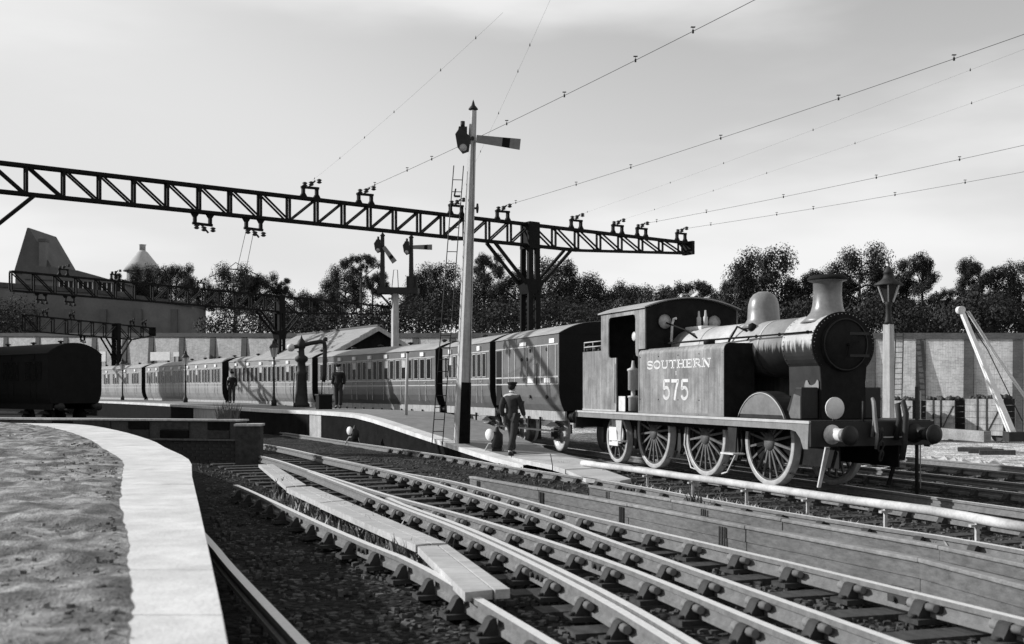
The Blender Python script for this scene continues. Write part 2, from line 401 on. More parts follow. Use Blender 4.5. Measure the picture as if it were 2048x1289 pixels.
def track(label, rails, chairs_on, sleepers=None, group='railway tracks', spacing=.78, checks=()):
    root = empty('railway_track', rails[0][0], 0, label, 'railway track', group); o = Vector(rails[0][0])
    for p in rails:
        b = MB(); rail_mesh(b, [q-o for q in p]); b.build('rail', [M_railside, M_railtop], root)
    for p in checks:
        b = MB(); rail_mesh(b, [q-o for q in p]); b.build('check_rail', [M_railside, M_railtop], root)
    for p, lo, hi in chairs_on[:5]:
        for q, d in along(p, 2.1+3.7*random.random(), 9.1):
            if lo <= q.y <= hi:
                f_ = MB()
                for sg in (-1, 1):
                    f_.box(-.28, .28, sg*.020-.010, sg*.020+.010, -.115, -.045)
                    for k in (-.2, -.07, .07, .2): f_.cyl((k, sg*.02, -.08), (k, sg*.058, -.08), .022, n=6)
                o2 = f_.build('fishplate', M_chair, root); o2.location = q-o; o2.rotation_euler = (0, 0, atan2(d.y, d.x))
    for p, lo, hi in chairs_on:
        for q, d in along(p, .3, spacing):
            if lo <= q.y <= hi and abs(q.x) < .56*q.y+1:
                a = atan2(d.y, d.x)
                inst(CHAIR, 'chair', root, q-o, (0, 0, a+(random.random()-.5)*.06))
    for p, off, half, lo, hi in (sleepers or []):
        for q, d in along(p, .3, spacing):
            if lo <= q.y <= hi and abs(q.x) < .56*q.y+3:
                x = Vector((d.y, -d.x, 0))
                inst(SLEEP, 'sleeper', root, q-o+x*off, (0, 0, atan2(x.y, x.x)+(random.random()-.5)*.03), (half/1.3, 1, 1))
    return root
ZF = .30
def PX(z, *pts): return [G(a, b, z) for a, b in pts]
R4 = spline(PX(ZF, (380, 872), (529, 889), (646, 912.8), (793, 943.6), (910, 964), (1100, 1014), (1244, 1048), (1488, 1104), (1654, 1143))+[Vector((3.6, 6.6, ZF)), Vector((5.0, 3.0, ZF))])
R3 = spline(PX(ZF, (646, 914), (793, 945.5), (939.5, 987.5), (1100, 1036), (1195, 1072), (1400, 1143))+[Vector((2.3, 6.6, ZF)), Vector((3.1, 4.0, ZF))])
R2 = spline(PX(ZF, (400, 888), (529, 914), (617, 941), (705, 968.5), (793, 995), (939.5, 1034), (1100, 1083), (1273, 1143))+[Vector((1.75, 6.6, ZF)), Vector((2.6, 4.0, ZF))])
R1 = spline(PX(ZF, (617, 943), (705, 976), (793, 1011), (910, 1055), (1027, 1108), (1086, 1137))+[Vector((.75, 7.4, ZF)), Vector((1.3, 5.0, ZF))])
R1c = spline([p+Vector((.11, .03, 0)) for p in PX(ZF, (760, 996), (793, 1011), (910, 1055), (1027, 1108), (1086, 1137))]+[Vector((.86, 7.45, ZF)), Vector((1.41, 5.0, ZF))])
track('set of points whose four rails fan out across the foreground', [R4, R3, R2, R1],
      [(R4, 4, 22), (R3, 4, 20), (R2, 4, 17), (R1, 4, 16)],
      [(R2, -.75, 1.75, 5, 26)], checks=[R1c])
B1 = spline([Vector((.55, 5.6, ZF))]+PX(ZF, (851, 1137), (734, 1087), (646, 1049), (500, 982), (470, 970)))
B2 = spline([Vector((-.9, 5.6, ZF)), G(465, 1137, ZF), G(415, 1078, ZF), Vector((-5.2, 16.0, ZF))])
track('bay track with a chaired rail ending at the brick wall', [B1, B2], [(B1, 4, 18)], [])
T2 = spline([Vector((6.2, 7.4, .2))]+PX(.2, (1986, 1089.5), (1732, 1050), (1488, 1011), (1244, 967), (1100, 945), (1000, 930), (881, 910), (705, 885), (529, 861.5))+[Vector((-13.5, 46, .2))])
T2b = spline([p+Vector((-1.2, -.75, 0)) for p in PX(.2, (881, 910), (705, 885), (529, 861.5))]+[Vector((-14.7, 45.2, .2))])
track('curved platform road rail between the plank edging and the white pipe', [T2], [(T2, 5, 30)])
def straight(d0, label, s0, s1, z=0.0, chairs=False):
    a = [LP(s, -d0, z) for s in (s0, (s0+s1)/2, s1)]; b = [LP(s, -d0+1.5, z) for s in (s0, (s0+s1)/2, s1)]
    a = spline(a, 4); b = spline(b, 4)
    track(label, [a, b], [(a, 3, 30)] if chairs else [], [(a, .75 if False else -.75, 1.3, 5, 34)] if chairs else [])
straight(0.05, 'track under the tank engine and its train', -16, 33, 0, True)
straight(-3.4, 'dark track just beyond the tank engine', -16, 12, 0, True)
straight(-6.9, 'track on pale ash in front of the coal wagons', -18, 14, 0, True)

# ------------------------------------------------------------------ plank edging between the tracks
def board_wall(name, label, pts, ztop, h, thick, gap_marks):
    path = spline([G(a, b, ztop) for a, b in pts], .6); o = path[0].copy(); root = empty(name, o, 0, label, 'timber edging', 'plank edgings between the tracks')
    acc = along(path, 0.0, 2.4)
    for i in range(len(acc)-1):
        a, b = acc[i][0]-o, acc[i+1][0]-o; d = (b-a).normalized()
        for r in range(2):
            zc = -h*(.25+.5*r); j = (random.random()-.5)*.012
            q = MB().beam(a+d*.006+Vector((-j, j, zc)), b-d*.006+Vector((-j, j, zc)), thick, h*.5-.006); q.build('plank', M_plank, root)
        MB().beam(a+d*.004+Vector((0, 0, .022)), b-d*.004+Vector((0, 0, .022+(random.random()-.5)*.01)), thick*1.9, .04).build('cap_board', M_cap, root, .01)
    nrm = lambda d: Vector((d.y, -d.x, 0))*(-1)
    for q, d in along(path, gap_marks[0], gap_marks[1]):
        x = nrm(d)
        for k in (-1, 0, 1):
            p = q-o+d*k*.045+x*(thick*.5+.012)
            MB().beam(p+Vector((0, 0, -.015)), p+Vector((0, 0, -h*.95)), .012, .02, up=d).build('iron_strap', M_iron, root)
    return root
board_wall('plank_edging', 'long weathered plank edging beside the foreground rails', [(2300, 1245), (2120, 1197), (1908, 1143), (1732, 1099), (1488, 1058), (1244, 1011), (1054, 977), (900, 950)], .35, .27, .05, (.9, 2.15))
board_wall('plank_edging', 'lower plank edging running along under the curved platform rail', [(2300, 1190), (2120, 1150), (1990, 1120), (1732, 1071), (1488, 1030), (1244, 986), (1060, 956)], .27, .22, .05, (1.2, 2.6))

# white pipe on stakes
pp = spline([G(a, b, .28) for a, b in ((1165, 926), (1233, 935), (1309, 945), (1413, 960), (1541, 978), (1700, 1002), (1860, 1022), (1990, 1044), (2060, 1056))], .5)
pr = empty('cable_pipe', pp[0], 0, 'whitewashed pipe on short stakes beside the tank engine', 'pipe')
MB().tube([p-pp[0]+Vector((0, 0, (vnoise(i*.4, 3)-.5)*.02)) for i, p in enumerate(pp)], .062, 10).build('pipe', M_pipe, pr)
for q, d in along(pp, 1.0, 1.6):
    g = ground_z(q.x, q.y); p = q-pp[0]; b = MB(); x = Vector((d.y, -d.x, 0))
    b.beam(p+Vector((0, 0, -.05)), (p.x, p.y, g-q.z-.1), .05, .04); b.beam(p+Vector((0, 0, -.085))-x*.1, p+Vector((0, 0, -.085))+x*.1, .05, .03)
    b.build('stake', M_plank2, pr)
# walkway of pale boards at the foot of the ramp
wr = empty('walkway', G(1000, 905, .2), 0, 'pale board walkway at the foot of the platform ramp', 'walkway'); wo = wr.location.copy()
def slab(name, pts, z, th, m, par, o):
    P = [G(a, b, z)-o for a, b in pts]; n = len(P); b = MB()
    b.add(P+[p-Vector((0, 0, th)) for p in P], [list(range(n)), [n+i for i in reversed(range(n))]]+[(i, (i+1) % n, n+(i+1) % n, n+i) for i in range(n)])
    return b.build(name, m, par)
slab('board', [(930, 890), (1020, 898), (1022, 914), (935, 903)], .21, .10, M_pipe, wr, wo)
slab('board', [(1022, 898), (1100, 908), (1104, 931), (1024, 915)], .215, .10, M_pipe, wr, wo)
slab('board', [(1102, 908), (1205, 926), (1200, 936), (1130, 939), (1106, 932)], .21, .10, M_pipe, wr, wo)
slab('ramp_board', [(1132, 940), (1202, 937), (1262, 958), (1240, 962), (1172, 958)], .20, .07, M_plank2, wr, wo)

# pale planks between the points and the bay track
ps = empty('plank_path', G(750, 1058, .36), 0, 'pale two-plank board path between the bay track and the points', 'board path'); po = ps.location.copy()
slab('plank', [(517, 929), (531, 929), (590, 972), (572, 974)], .34, .06, M_plank2, ps, po)
slab('plank', [(533, 929), (546, 929), (612, 970), (592, 972)], .345, .06, M_plank2, ps, po)
slab('plank', [(573, 976), (600, 974), (662, 1003), (640, 1006)], .35, .07, M_plank2, ps, po)
slab('plank', [(602, 974), (622, 973), (690, 1001), (664, 1003)], .355, .07, M_plank2, ps, po)
slab('plank', [(640, 1007), (664, 1004), (860, 1087), (831, 1090)], .36, .07, M_plank2, ps, po)
slab('plank', [(666, 1004), (692, 1002), (892, 1086), (863, 1087)], .362, .07, M_plank2, ps, po)
slab('plank', [(834, 1092), (874, 1091), (985, 1180), (930, 1185)], .345, .07, M_plank2, ps, po)
slab('plank', [(878, 1091), (895, 1089), (1020, 1178), (990, 1180)], .35, .07, M_plank2, ps, po)

def weeds(name, spots, m, seed, hmax=.3):
    b = MB(); r = random.Random(seed)
    for (px, py, z, rad, n) in spots:
        c = G(px, py, z)
        for k in range(n):
            a = r.random()*6.28; q = rad*sqrt(r.random()); x, y = c.x+cos(a)*q, c.y+sin(a)*q*1.6; zz = ground_z(x, y)
            h = hmax*(.3+.7*r.random()); w = .008+.012*r.random(); t = r.random()*6.28; lx, ly = (r.random()-.5)*h, (r.random()-.5)*h
            dx, dy = cos(t)*w, sin(t)*w
            b.add([(x-dx, y-dy, zz), (x+dx, y+dy, zz), (x+dx*.8+lx*.4, y+dy*.8+ly*.4, zz+h*.6), (x-dx*.8+lx*.4, y-dy*.8+ly*.4, zz+h*.6), (x+lx, y+ly, zz+h)], [(0, 1, 2, 3), (3, 2, 4)])
    return tag(b.build(name, m), kind='stuff')
wd = [(590+i*36, 1000+i*17+random.randint(-8, 8), .13, .42, 90) for i in range(8)]
weeds('dry_weeds', wd+[(1250+i*45, 965+i*8+random.randint(-6, 6), .1, .35, 60) for i in range(16)], M_weed, 5, .16)
weeds('dark_weeds', [(575, 985, .13, .25, 70), (650, 1030, .13, .2, 50), (700, 1042, .13, .2, 50), (740, 1075, .13, .2, 60), (1390, 1012, .1, .1, 20), (850, 1120, .13, .3, 60), (1130, 935, .1, .12, 30)], M_weedd, 6, .34)

# ------------------------------------------------------------------ near platform: white coping and dirt
SEC = [((-.10, 1), (-.45, 1), .85), ((-.45, 2), (-.85, 2), .85), ((-1.08, 4.09), (-1.5, 4.09), .85), ((-1.61, 5.79), (-2.1, 5.79), .85), ((-2.62, 9), (-3.32, 9), .85), ((-3.57, 12), (-4.4, 12), .85),
       ((-4.46, 14.84), (-5.42, 14.7), .855), ((-5.63, 17.5), (-6.6, 17.2), .87), ((-6.78, 20.1), (-7.75, 19.7), .885), ((-8.7, 23.6), (-9.6, 23.0), .93), ((-10.5, 25.9), (-11.3, 25.2), .985), ((-12.6, 26.35), (-13.0, 25.4), 1.0), ((-17, 26.6), (-17.0, 25.4), 1.0)]
outer = spline([Vector((a[0][0], a[0][1], a[2])) for a in SEC], .25); inner = spline([Vector((a[1][0], a[1][1], a[2])) for a in SEC], .25)
def at_t(path, t):
    x = t*(len(path)-1); i = min(int(x), len(path)-2); return path[i].lerp(path[i+1], x-i)
def tcurve(pathS, key, n):               # same parameter on both curves: by section
    r = []
    for i in range(len(SEC)-1):
        for k in range(n):
            t = k/n; r.append((i, t))
    r.append((len(SEC)-2, 1.0)); return r
def sec(i, t, w):
    idx = [max(0, i-1), i, i+1, min(len(SEC)-1, i+2)]
    P = [Vector((SEC[j][w][0], SEC[j][w][1], SEC[j][2])) for j in idx]; a, b, c, d = P
    if i == 0: a = 2*b-c
    if i+2 > len(SEC)-1: d = 2*c-b
    return .5*((2*b)+(c-a)*t+(2*a-5*b+4*c-d)*t*t+(3*b-a-3*c+d)*t**3)
plat = empty('platform', (-4, 12, 0), 0, 'near bay platform of trodden dirt with a white edge', 'platform'); pl0 = Vector((-4, 12, 0))
for i in range(len(SEC)-1):
    n = 3
    for k in range(n):
        t0, t1 = k/n+.001, (k+1)/n-.001
        A, B_, C_, D = [v-pl0 for v in (sec(i, t0, 0), sec(i, t1, 0), sec(i, t1, 1), sec(i, t0, 1))]
        dz = Vector((0, 0, -.11)); j = Vector((0, 0, (hash2(i, k)-.5)*.004))
        MB().add([A+j, B_+j, C_+j, D+j, A+dz, B_+dz, C_+dz, D+dz], [(0, 1, 2, 3), (7, 6, 5, 4), (0, 4, 5, 1), (1, 5, 6, 2), (2, 6, 7, 3), (3, 7, 4, 0)]).build('coping_slab', M_coping, plat, .003)
v = []; f = []
TT = tcurve(None, None, 26)
OFF = [0.0]+[.06*1.055**k*k**1.02 for k in range(1, 46)]
for (i, t) in TT:
    p = sec(i, t, 1)-pl0; wob = (vnoise(p.y*.4, 4)-.5)*.06+(vnoise(p.y*2.9, 9)-.5)*.02+(vnoise(p.y*9.7, 2)-.5)*.025
    for k, q in enumerate(OFF):
        x = p.x-q+.06+wob*max(0, 1-q/1.2); y = p.y
        h = .012+(.07*vnoise(x*1.3, y*1.3)+.07*vnoise(x*4.1, y*4.1)+.045*vnoise(x*11, y*11)-.09)*min(1, .25+q*2)
        if k == 0: h = .004
        v.append((x, y, p.z+h))
n = len(OFF); f = [(j*n+k, j*n+k+1, (j+1)*n+k+1, (j+1)*n+k) for j in range(len(TT)-1) for k in range(n-1)]
MB().add(v, f, 0, True).build('dirt_surface', M_dirt, plat)
b = MB()
for j in range(len(TT)-1):
    A = sec(*TT[j], 0)-pl0; B_ = sec(*TT[j+1], 0)-pl0; off = (B_-A).cross(Vector((0, 0, 1))).normalized()*-.05
    A = A+off; B_ = B_+off
    b.add([A-Vector((0, 0, .11)), B_-Vector((0, 0, .11)), (B_.x, B_.y, -.1), (A.x, A.y, -.1)], [(0, 1, 2, 3)])
b.build('face_wall', M_darkbrick, plat)
b = MB(); r = random.Random(9)
base = [(1, 0, 0), (-1, 0, 0), (0, 1, 0), (0, -1, 0), (0, 0, 1), (0, 0, -.6)]; fs = [(0, 2, 4), (2, 1, 4), (1, 3, 4), (3, 0, 4), (2, 0, 5), (1, 2, 5), (3, 1, 5), (0, 3, 5)]
for k in range(5200):
    i, t = r.choice(TT[30:]); t = r.random(); p = sec(i, t, 1)-pl0; q = .02+6*r.random()**2; e = .006+.020*r.random()**4
    stone(b, p.x-q, p.y, p.z+.012, e, r)
tag(b.build('clods', M_dirt, plat), kind='stuff')

# ------------------------------------------------------------------ brick wall at the end of the bay
w0, w1 = Vector((-6.35, 25.0, 0)), Vector((-13.2, 26.7, 0)); wd_ = (w1-w0); wl = wd_.length; wa = atan2(wd_.y, wd_.x)
bw_ = empty('bay_end_wall', w0, wa, 'dark sooty brick wall with panels closing the end of the bay', 'wall')
MB().box(0, wl, -.4, -.02, -.1, 1.08).build('core', M_mortar, bw_)
MB().box(-.02, wl, -.45, .05, 1.08, 1.12).build('wall_coping', M_concrete, bw_)
MB().box(-.02, wl, -.1, .06, .62, .66).build('ledge', M_sleeper, bw_)
BR = MB().box(0, .215, -.03, 0, 0, .066).mesh('brick', M_darkbrick); BH = MB().box(0, .10, -.03, 0, 0, .066).mesh('half_brick', M_darkbrick)
for rI in range(9):
    for cI in range(17):
        x = cI*.226-(0 if rI % 2 else .113)
        if x < 0: inst(BH, 'brick', bw_, (0, 0, -.06+rI*.076)); continue
        inst(BR, 'brick', bw_, (x, (hash2(rI, cI)-.5)*.008, -.06+rI*.076))
for cI in range(6):
    for rI in range(2):
        x = .25+cI*1.05
        MB().box(x, x+.55+.2*(cI % 2), -.03, .02,   .68+rI*.20, .855+rI*.20).build('panel', M_dkface if (cI+rI) % 2 else M_darkbrick, bw_)
pier = empty('gate_pier', (-6.08, 24.9, 0), .1, 'square dark brick pier at the right end of the bay wall', 'pier')
MB().box(-.28, .28, -.28, .28, -.1, .98).build('shaft', M_darkbrick, pier); MB().box(-.31, .31, -.31, .31, .98, 1.03).build('cap', M_concrete, pier)
weeds_b = MB(); r = random.Random(2)
for k in range(160):
    x, y = -7.0+r.random()*.5, 25.4+r.random()*.3; h = .15+.35*r.random(); lx = (r.random()-.5)*.3
    weeds_b.add([(x, y, 1.1), (x+.02, y, 1.1), (x+lx, y+.05, 1.1+h)], [(0, 1, 2)])
tag(weeds_b.build('wall_plants', M_weedd), 'tuft of weeds growing on top of the dark brick wall', 'weeds')

# ------------------------------------------------------------------ island platform with ramp
EDGE = [G(60, 796.8, 1.05), G(215, 803, 1.05), G(460, 815.2, 1.05), G(520, 818.5, 1.05), G(640, 823.5, 1.05), Vector((-5.2, 35.5, 1.0)), Vector((-4.45, 34, .90)), Vector((-2.45, 30, .53)), Vector((-.9, 26.6, .27)), Vector((-.35, 25.4, .19)), Vector((.25, 24.2, .12))]
EDGE[0] = Vector((-45, 92, 1.05)); EDGE[1] = Vector((-27.2, 71, 1.05))
ed = spline(EDGE, 1.0)
ip = empty('island_platform', (-9, 42, 0), 0, 'island platform with a pale edge and a ramp at its near end', 'platform'); io = Vector((-9, 42, 0))
v = []; 
for p in ed:
    d = 5.0
    q = Vector((p.x, p.y, p.z)); n_ = Vector((.80, .60, 0))
    # far edge: 0.75 m short of the carriage side
    wdt = 3.6 if p.y < 45 else 3.6+(p.y-45)*.10
    if p.y < 34: wdt = 2.2+1.4*sstep((p.y-25)/9)
    v += [p-io, p+n_*.45-io, p+n_*.452-Vector((0, 0, .004))-io, p+n_*wdt-Vector((0, 0, .004))-io, p+n_*wdt-io-Vector((0, 0, p.z+.2))]
k = len(ed); bsurf = MB(); bcop = MB(); bback = MB()
for i in range(k-1):
    a = i*5; c = a+5
    bcop.add([v[a], v[a+1], v[c+1], v[c], v[a]-Vector((0, 0, .12)), v[c]-Vector((0, 0, .12))], [(0, 1, 2, 3), (0, 3, 5, 4)])
    bsurf.add([v[a+2], v[a+3], v[c+3], v[c+2]], [(0, 1, 2, 3)]); bback.add([v[a+3], v[a+4], v[c+4], v[c+3]], [(0, 1, 2, 3)])
bcop.build('edge_coping', M_coping, ip); bsurf.build('surface', M_asphalt, ip); bback.build('back_wall', M_dkface, ip)
runs = []
for i in range(k-1):
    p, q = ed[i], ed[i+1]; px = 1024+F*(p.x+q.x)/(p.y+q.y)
    pale = 1 if (388 < px < 478 or 622 < px < 642) else 0  # shadow and sunlit strips put into the colour: dark runs and pale runs
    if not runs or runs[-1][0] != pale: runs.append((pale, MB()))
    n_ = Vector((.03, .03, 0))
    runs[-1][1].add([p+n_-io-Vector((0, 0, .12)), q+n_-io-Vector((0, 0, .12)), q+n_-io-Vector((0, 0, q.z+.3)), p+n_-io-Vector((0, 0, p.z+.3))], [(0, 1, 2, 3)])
for pale, b in runs: b.build('sunlit_concrete_face' if pale else 'dark_and_shade_face', M_concrete if pale else M_dkface, ip)

# ------------------------------------------------------------------ retaining wall with buttresses
WA, WB = Vector((-66, 124.4, -1.2)), Vector((42, 59.2, -1.2)); wdir = (WB-WA).normalized()
def wall_hit(px):
    k_ = (px-1024)/F; t = (k_*WA.y-WA.x)/(wdir.x-k_*wdir.y); return WA+wdir*t, t
wz = lambda y: EYE+112.5*y/F
rw = empty('retaining_wall', WA, atan2(wdir.y, wdir.x), 'long brick retaining wall with buttresses behind the station', 'wall')
WL = (WB-WA).length; b = MB(); c = MB()
nseg = 24
for i in range(nseg):
    t0, t1 = WL*i/nseg, WL*(i+1)/nseg; z0, z1 = wz((WA+wdir*t0).y)+1.2, wz((WA+wdir*t1).y)+1.2
    b.add([(t0, 0, 0), (t1, 0, 0), (t1, 0, z1), (t0, 0, z0), (t0, 1, 0), (t1, 1, 0), (t1, 1, z1), (t0, 1, z0)], [(0, 1, 2, 3), (7, 6, 5, 4), (3, 2, 6, 7)])
    c.add([(t0, -.12, z0-.35), (t1, -.12, z1-.35), (t1, -.12, z1+.02), (t0, -.12, z0+.02), (t0, 1, z0+.02), (t1, 1, z1+.02), (t0, 0, z0-.35), (t1, 0, z1-.35)], [(0, 1, 2, 3), (3, 2, 5, 4), (0, 6, 7, 1)])
b.build('wall_face', M_wall, rw); c.build('parapet_course', M_butt, rw)
for px in [-50, 12, 76, 132, 189, 250, 303, 364, 426, 489, 555, 622, 690, 760, 832, 905, 985, 1070, 1160, 1250, 1345, 1440, 1540, 1640, 1742, 1842, 1938, 2036]:
    p, t = wall_hit(px); z = wz(p.y)+1.2-.4; w = .18+.0016*p.y; dp = .50
    MB().prism([(0.0, 0), (-dp, 0), (-.05, z), (0.0, z)], t-w, t+w, 'x').build('buttress', M_butt, rw)

for i, (a, c, y0, y1, lab) in enumerate(((316, 355, 705, 722, 'widest of three pale boards on the wall behind the far carriages'), (362, 373, 705, 714, 'smallest pale board on the wall, next to a platform lamp'), (215, 227, 704, 724, 'pale board on the wall close to the dark carriage'))):
    p, t = wall_hit((a+c)/2); k_ = p.y/F; hw_ = (c-a)*k_*.5/(wdir.x+wdir.y*((a+c)/2-1024)/F*-1)
    o = empty('board', p-Vector((-wdir.y, wdir.x, 0))*.9, atan2(wdir.y, wdir.x), lab, 'board', 'pale boards on the wall'); z0 = EYE-(y1-HY)*k_+1.2; z1 = EYE-(y0-HY)*k_+1.2
    MB().box(-hw_, hw_, -.05, .03, z0, z1).build('panel', M_white, o)
    for x in (-hw_*.8, hw_*.8): MB().box(x-.05, x+.05, .031, .1, 0, z1).build('upright', M_sleeper, o)

# ------------------------------------------------------------------ letters as brush strokes
def arc(cx, cy, rx, ry, a0, a1, n=10): return [(cx+rx*cos(radians(a0+(a1-a0)*i/n)), cy+ry*sin(radians(a0+(a1-a0)*i/n))) for i in range(n+1)]
def stroke(b, pts, w, to3):
    for i in range(len(pts)-1):
        x0, y0 = pts[i]; x1, y1 = pts[i+1]; d = math.hypot(x1-x0, y1-y0)
        if d < 1e-6: continue
        nx, ny = -(y1-y0)/d*w/2, (x1-x0)/d*w/2; ex, ey = (x1-x0)/d*w*.12, (y1-y0)/d*w*.12
        b.add([to3(x0-ex+nx, y0-ey+ny), to3(x0-ex-nx, y0-ey-ny), to3(x1+ex-nx, y1+ey-ny), to3(x1+ex+nx, y1+ey+ny)], [(0, 1, 2, 3)])
T_, t_ = .2, .09      # thick and thin strokes for a letter one unit high
GL = {
 'S': [(arc(.35, .74, .27, .22, 30, 260)+arc(.35, .27, .29, .24, 80, -150), .15), ([(.62, .98), (.62, .72)], t_), ([(.06, .02), (.06, .28)], t_)],
 'O': [(arc(.42, .5, .34, .45, 0, 360, 20), .15)],
 'U': [([(.16, .98), (.16, .35)]+arc(.42, .33, .26, .28, 180, 360)+[(.68, .98)], .15), ([(.0, .96), (.32, .96)], t_), ([(.54, .96), (.82, .96)], t_)],
 'T': [([(.4, 0), (.4, .98)], T_), ([(.02, .95), (.78, .95)], .1), ([(.04, .98), (.04, .7)], t_), ([(.76, .98), (.76, .7)], t_), ([(.22, .04), (.58, .04)], t_)],
 'H': [([(.17, 0), (.17, 1)], T_), ([(.68, 0), (.68, 1)], T_), ([(.17, .5), (.68, .5)], t_)]+[([(x, y), (x+.34, y)], t_) for x in (0, .51) for y in (.04, .96)],
 'E': [([(.17, 0), (.17, 1)], T_), ([(0, .955), (.68, .955)], t_), ([(0, .045), (.70, .045)], t_), ([(.17, .5), (.5, .5)], t_), ([(.66, .99), (.66, .72)], t_), ([(.68, .01), (.68, .3)], t_), ([(.48, .62), (.48, .38)], t_)],
 'R': [([(.17, 0), (.17, 1)], T_), ([(0, .95), (.42, .95)]+arc(.42, .73, .24, .22, 90, -90)+[(.17, .51)], .13), ([(.42, .5), (.72, .03)], .17), ([(0, .04), (.34, .04)], t_), ([(.6, .04), (.84, .04)], t_)],
 'N': [([(.14, 0), (.14, 1)], t_), ([(.14, .98), (.66, .02)], T_), ([(.68, 0), (.68, 1)], t_), ([(0, .96), (.2, .96)], t_), ([(.54, .96), (.82, .96)], t_), ([(0, .04), (.28, .04)], t_)],
 'B': [([(.17, 0), (.17, 1)], T_), ([(0, .95), (.36, .95)]+arc(.36, .74, .22, .21, 90, -90)+[(.17, .53)], .13), ([(.36, .53)]+arc(.38, .28, .26, .24, 90, -90)+[(0, .05)], .13)],
 '5': [([(.62, .93), (.17, .93), (.13, .55)]+arc(.34, .33, .25, .27, 125, -150, 14), .14)],
 '7': [([(.05, .92), (.62, .92)], .15), ([(.58, .9), (.40, .5), (.30, 0)], .16)],
}
def word(txt, x, z, h, wid, y, par):
    adv = {'S': .74, 'O': .88, 'U': .88, 'T': .86, 'H': .9, 'E': .78, 'R': .9, 'N': .88, 'B': .72, '5': .74, '7': .74}
    tot = sum(adv[c] for c in txt); k = wid/tot; cx = x
    for c in txt:
        b = MB()
        for pts, w in GL[c]: stroke(b, [(p[0]*k, p[1]*h) for p in pts], w*(k+h)/2, lambda u, q, cx=cx: (cx+u, y, z+q))
        b.build('number' if c.isdigit() else 'letter', M_letter, par); cx += adv[c]*k

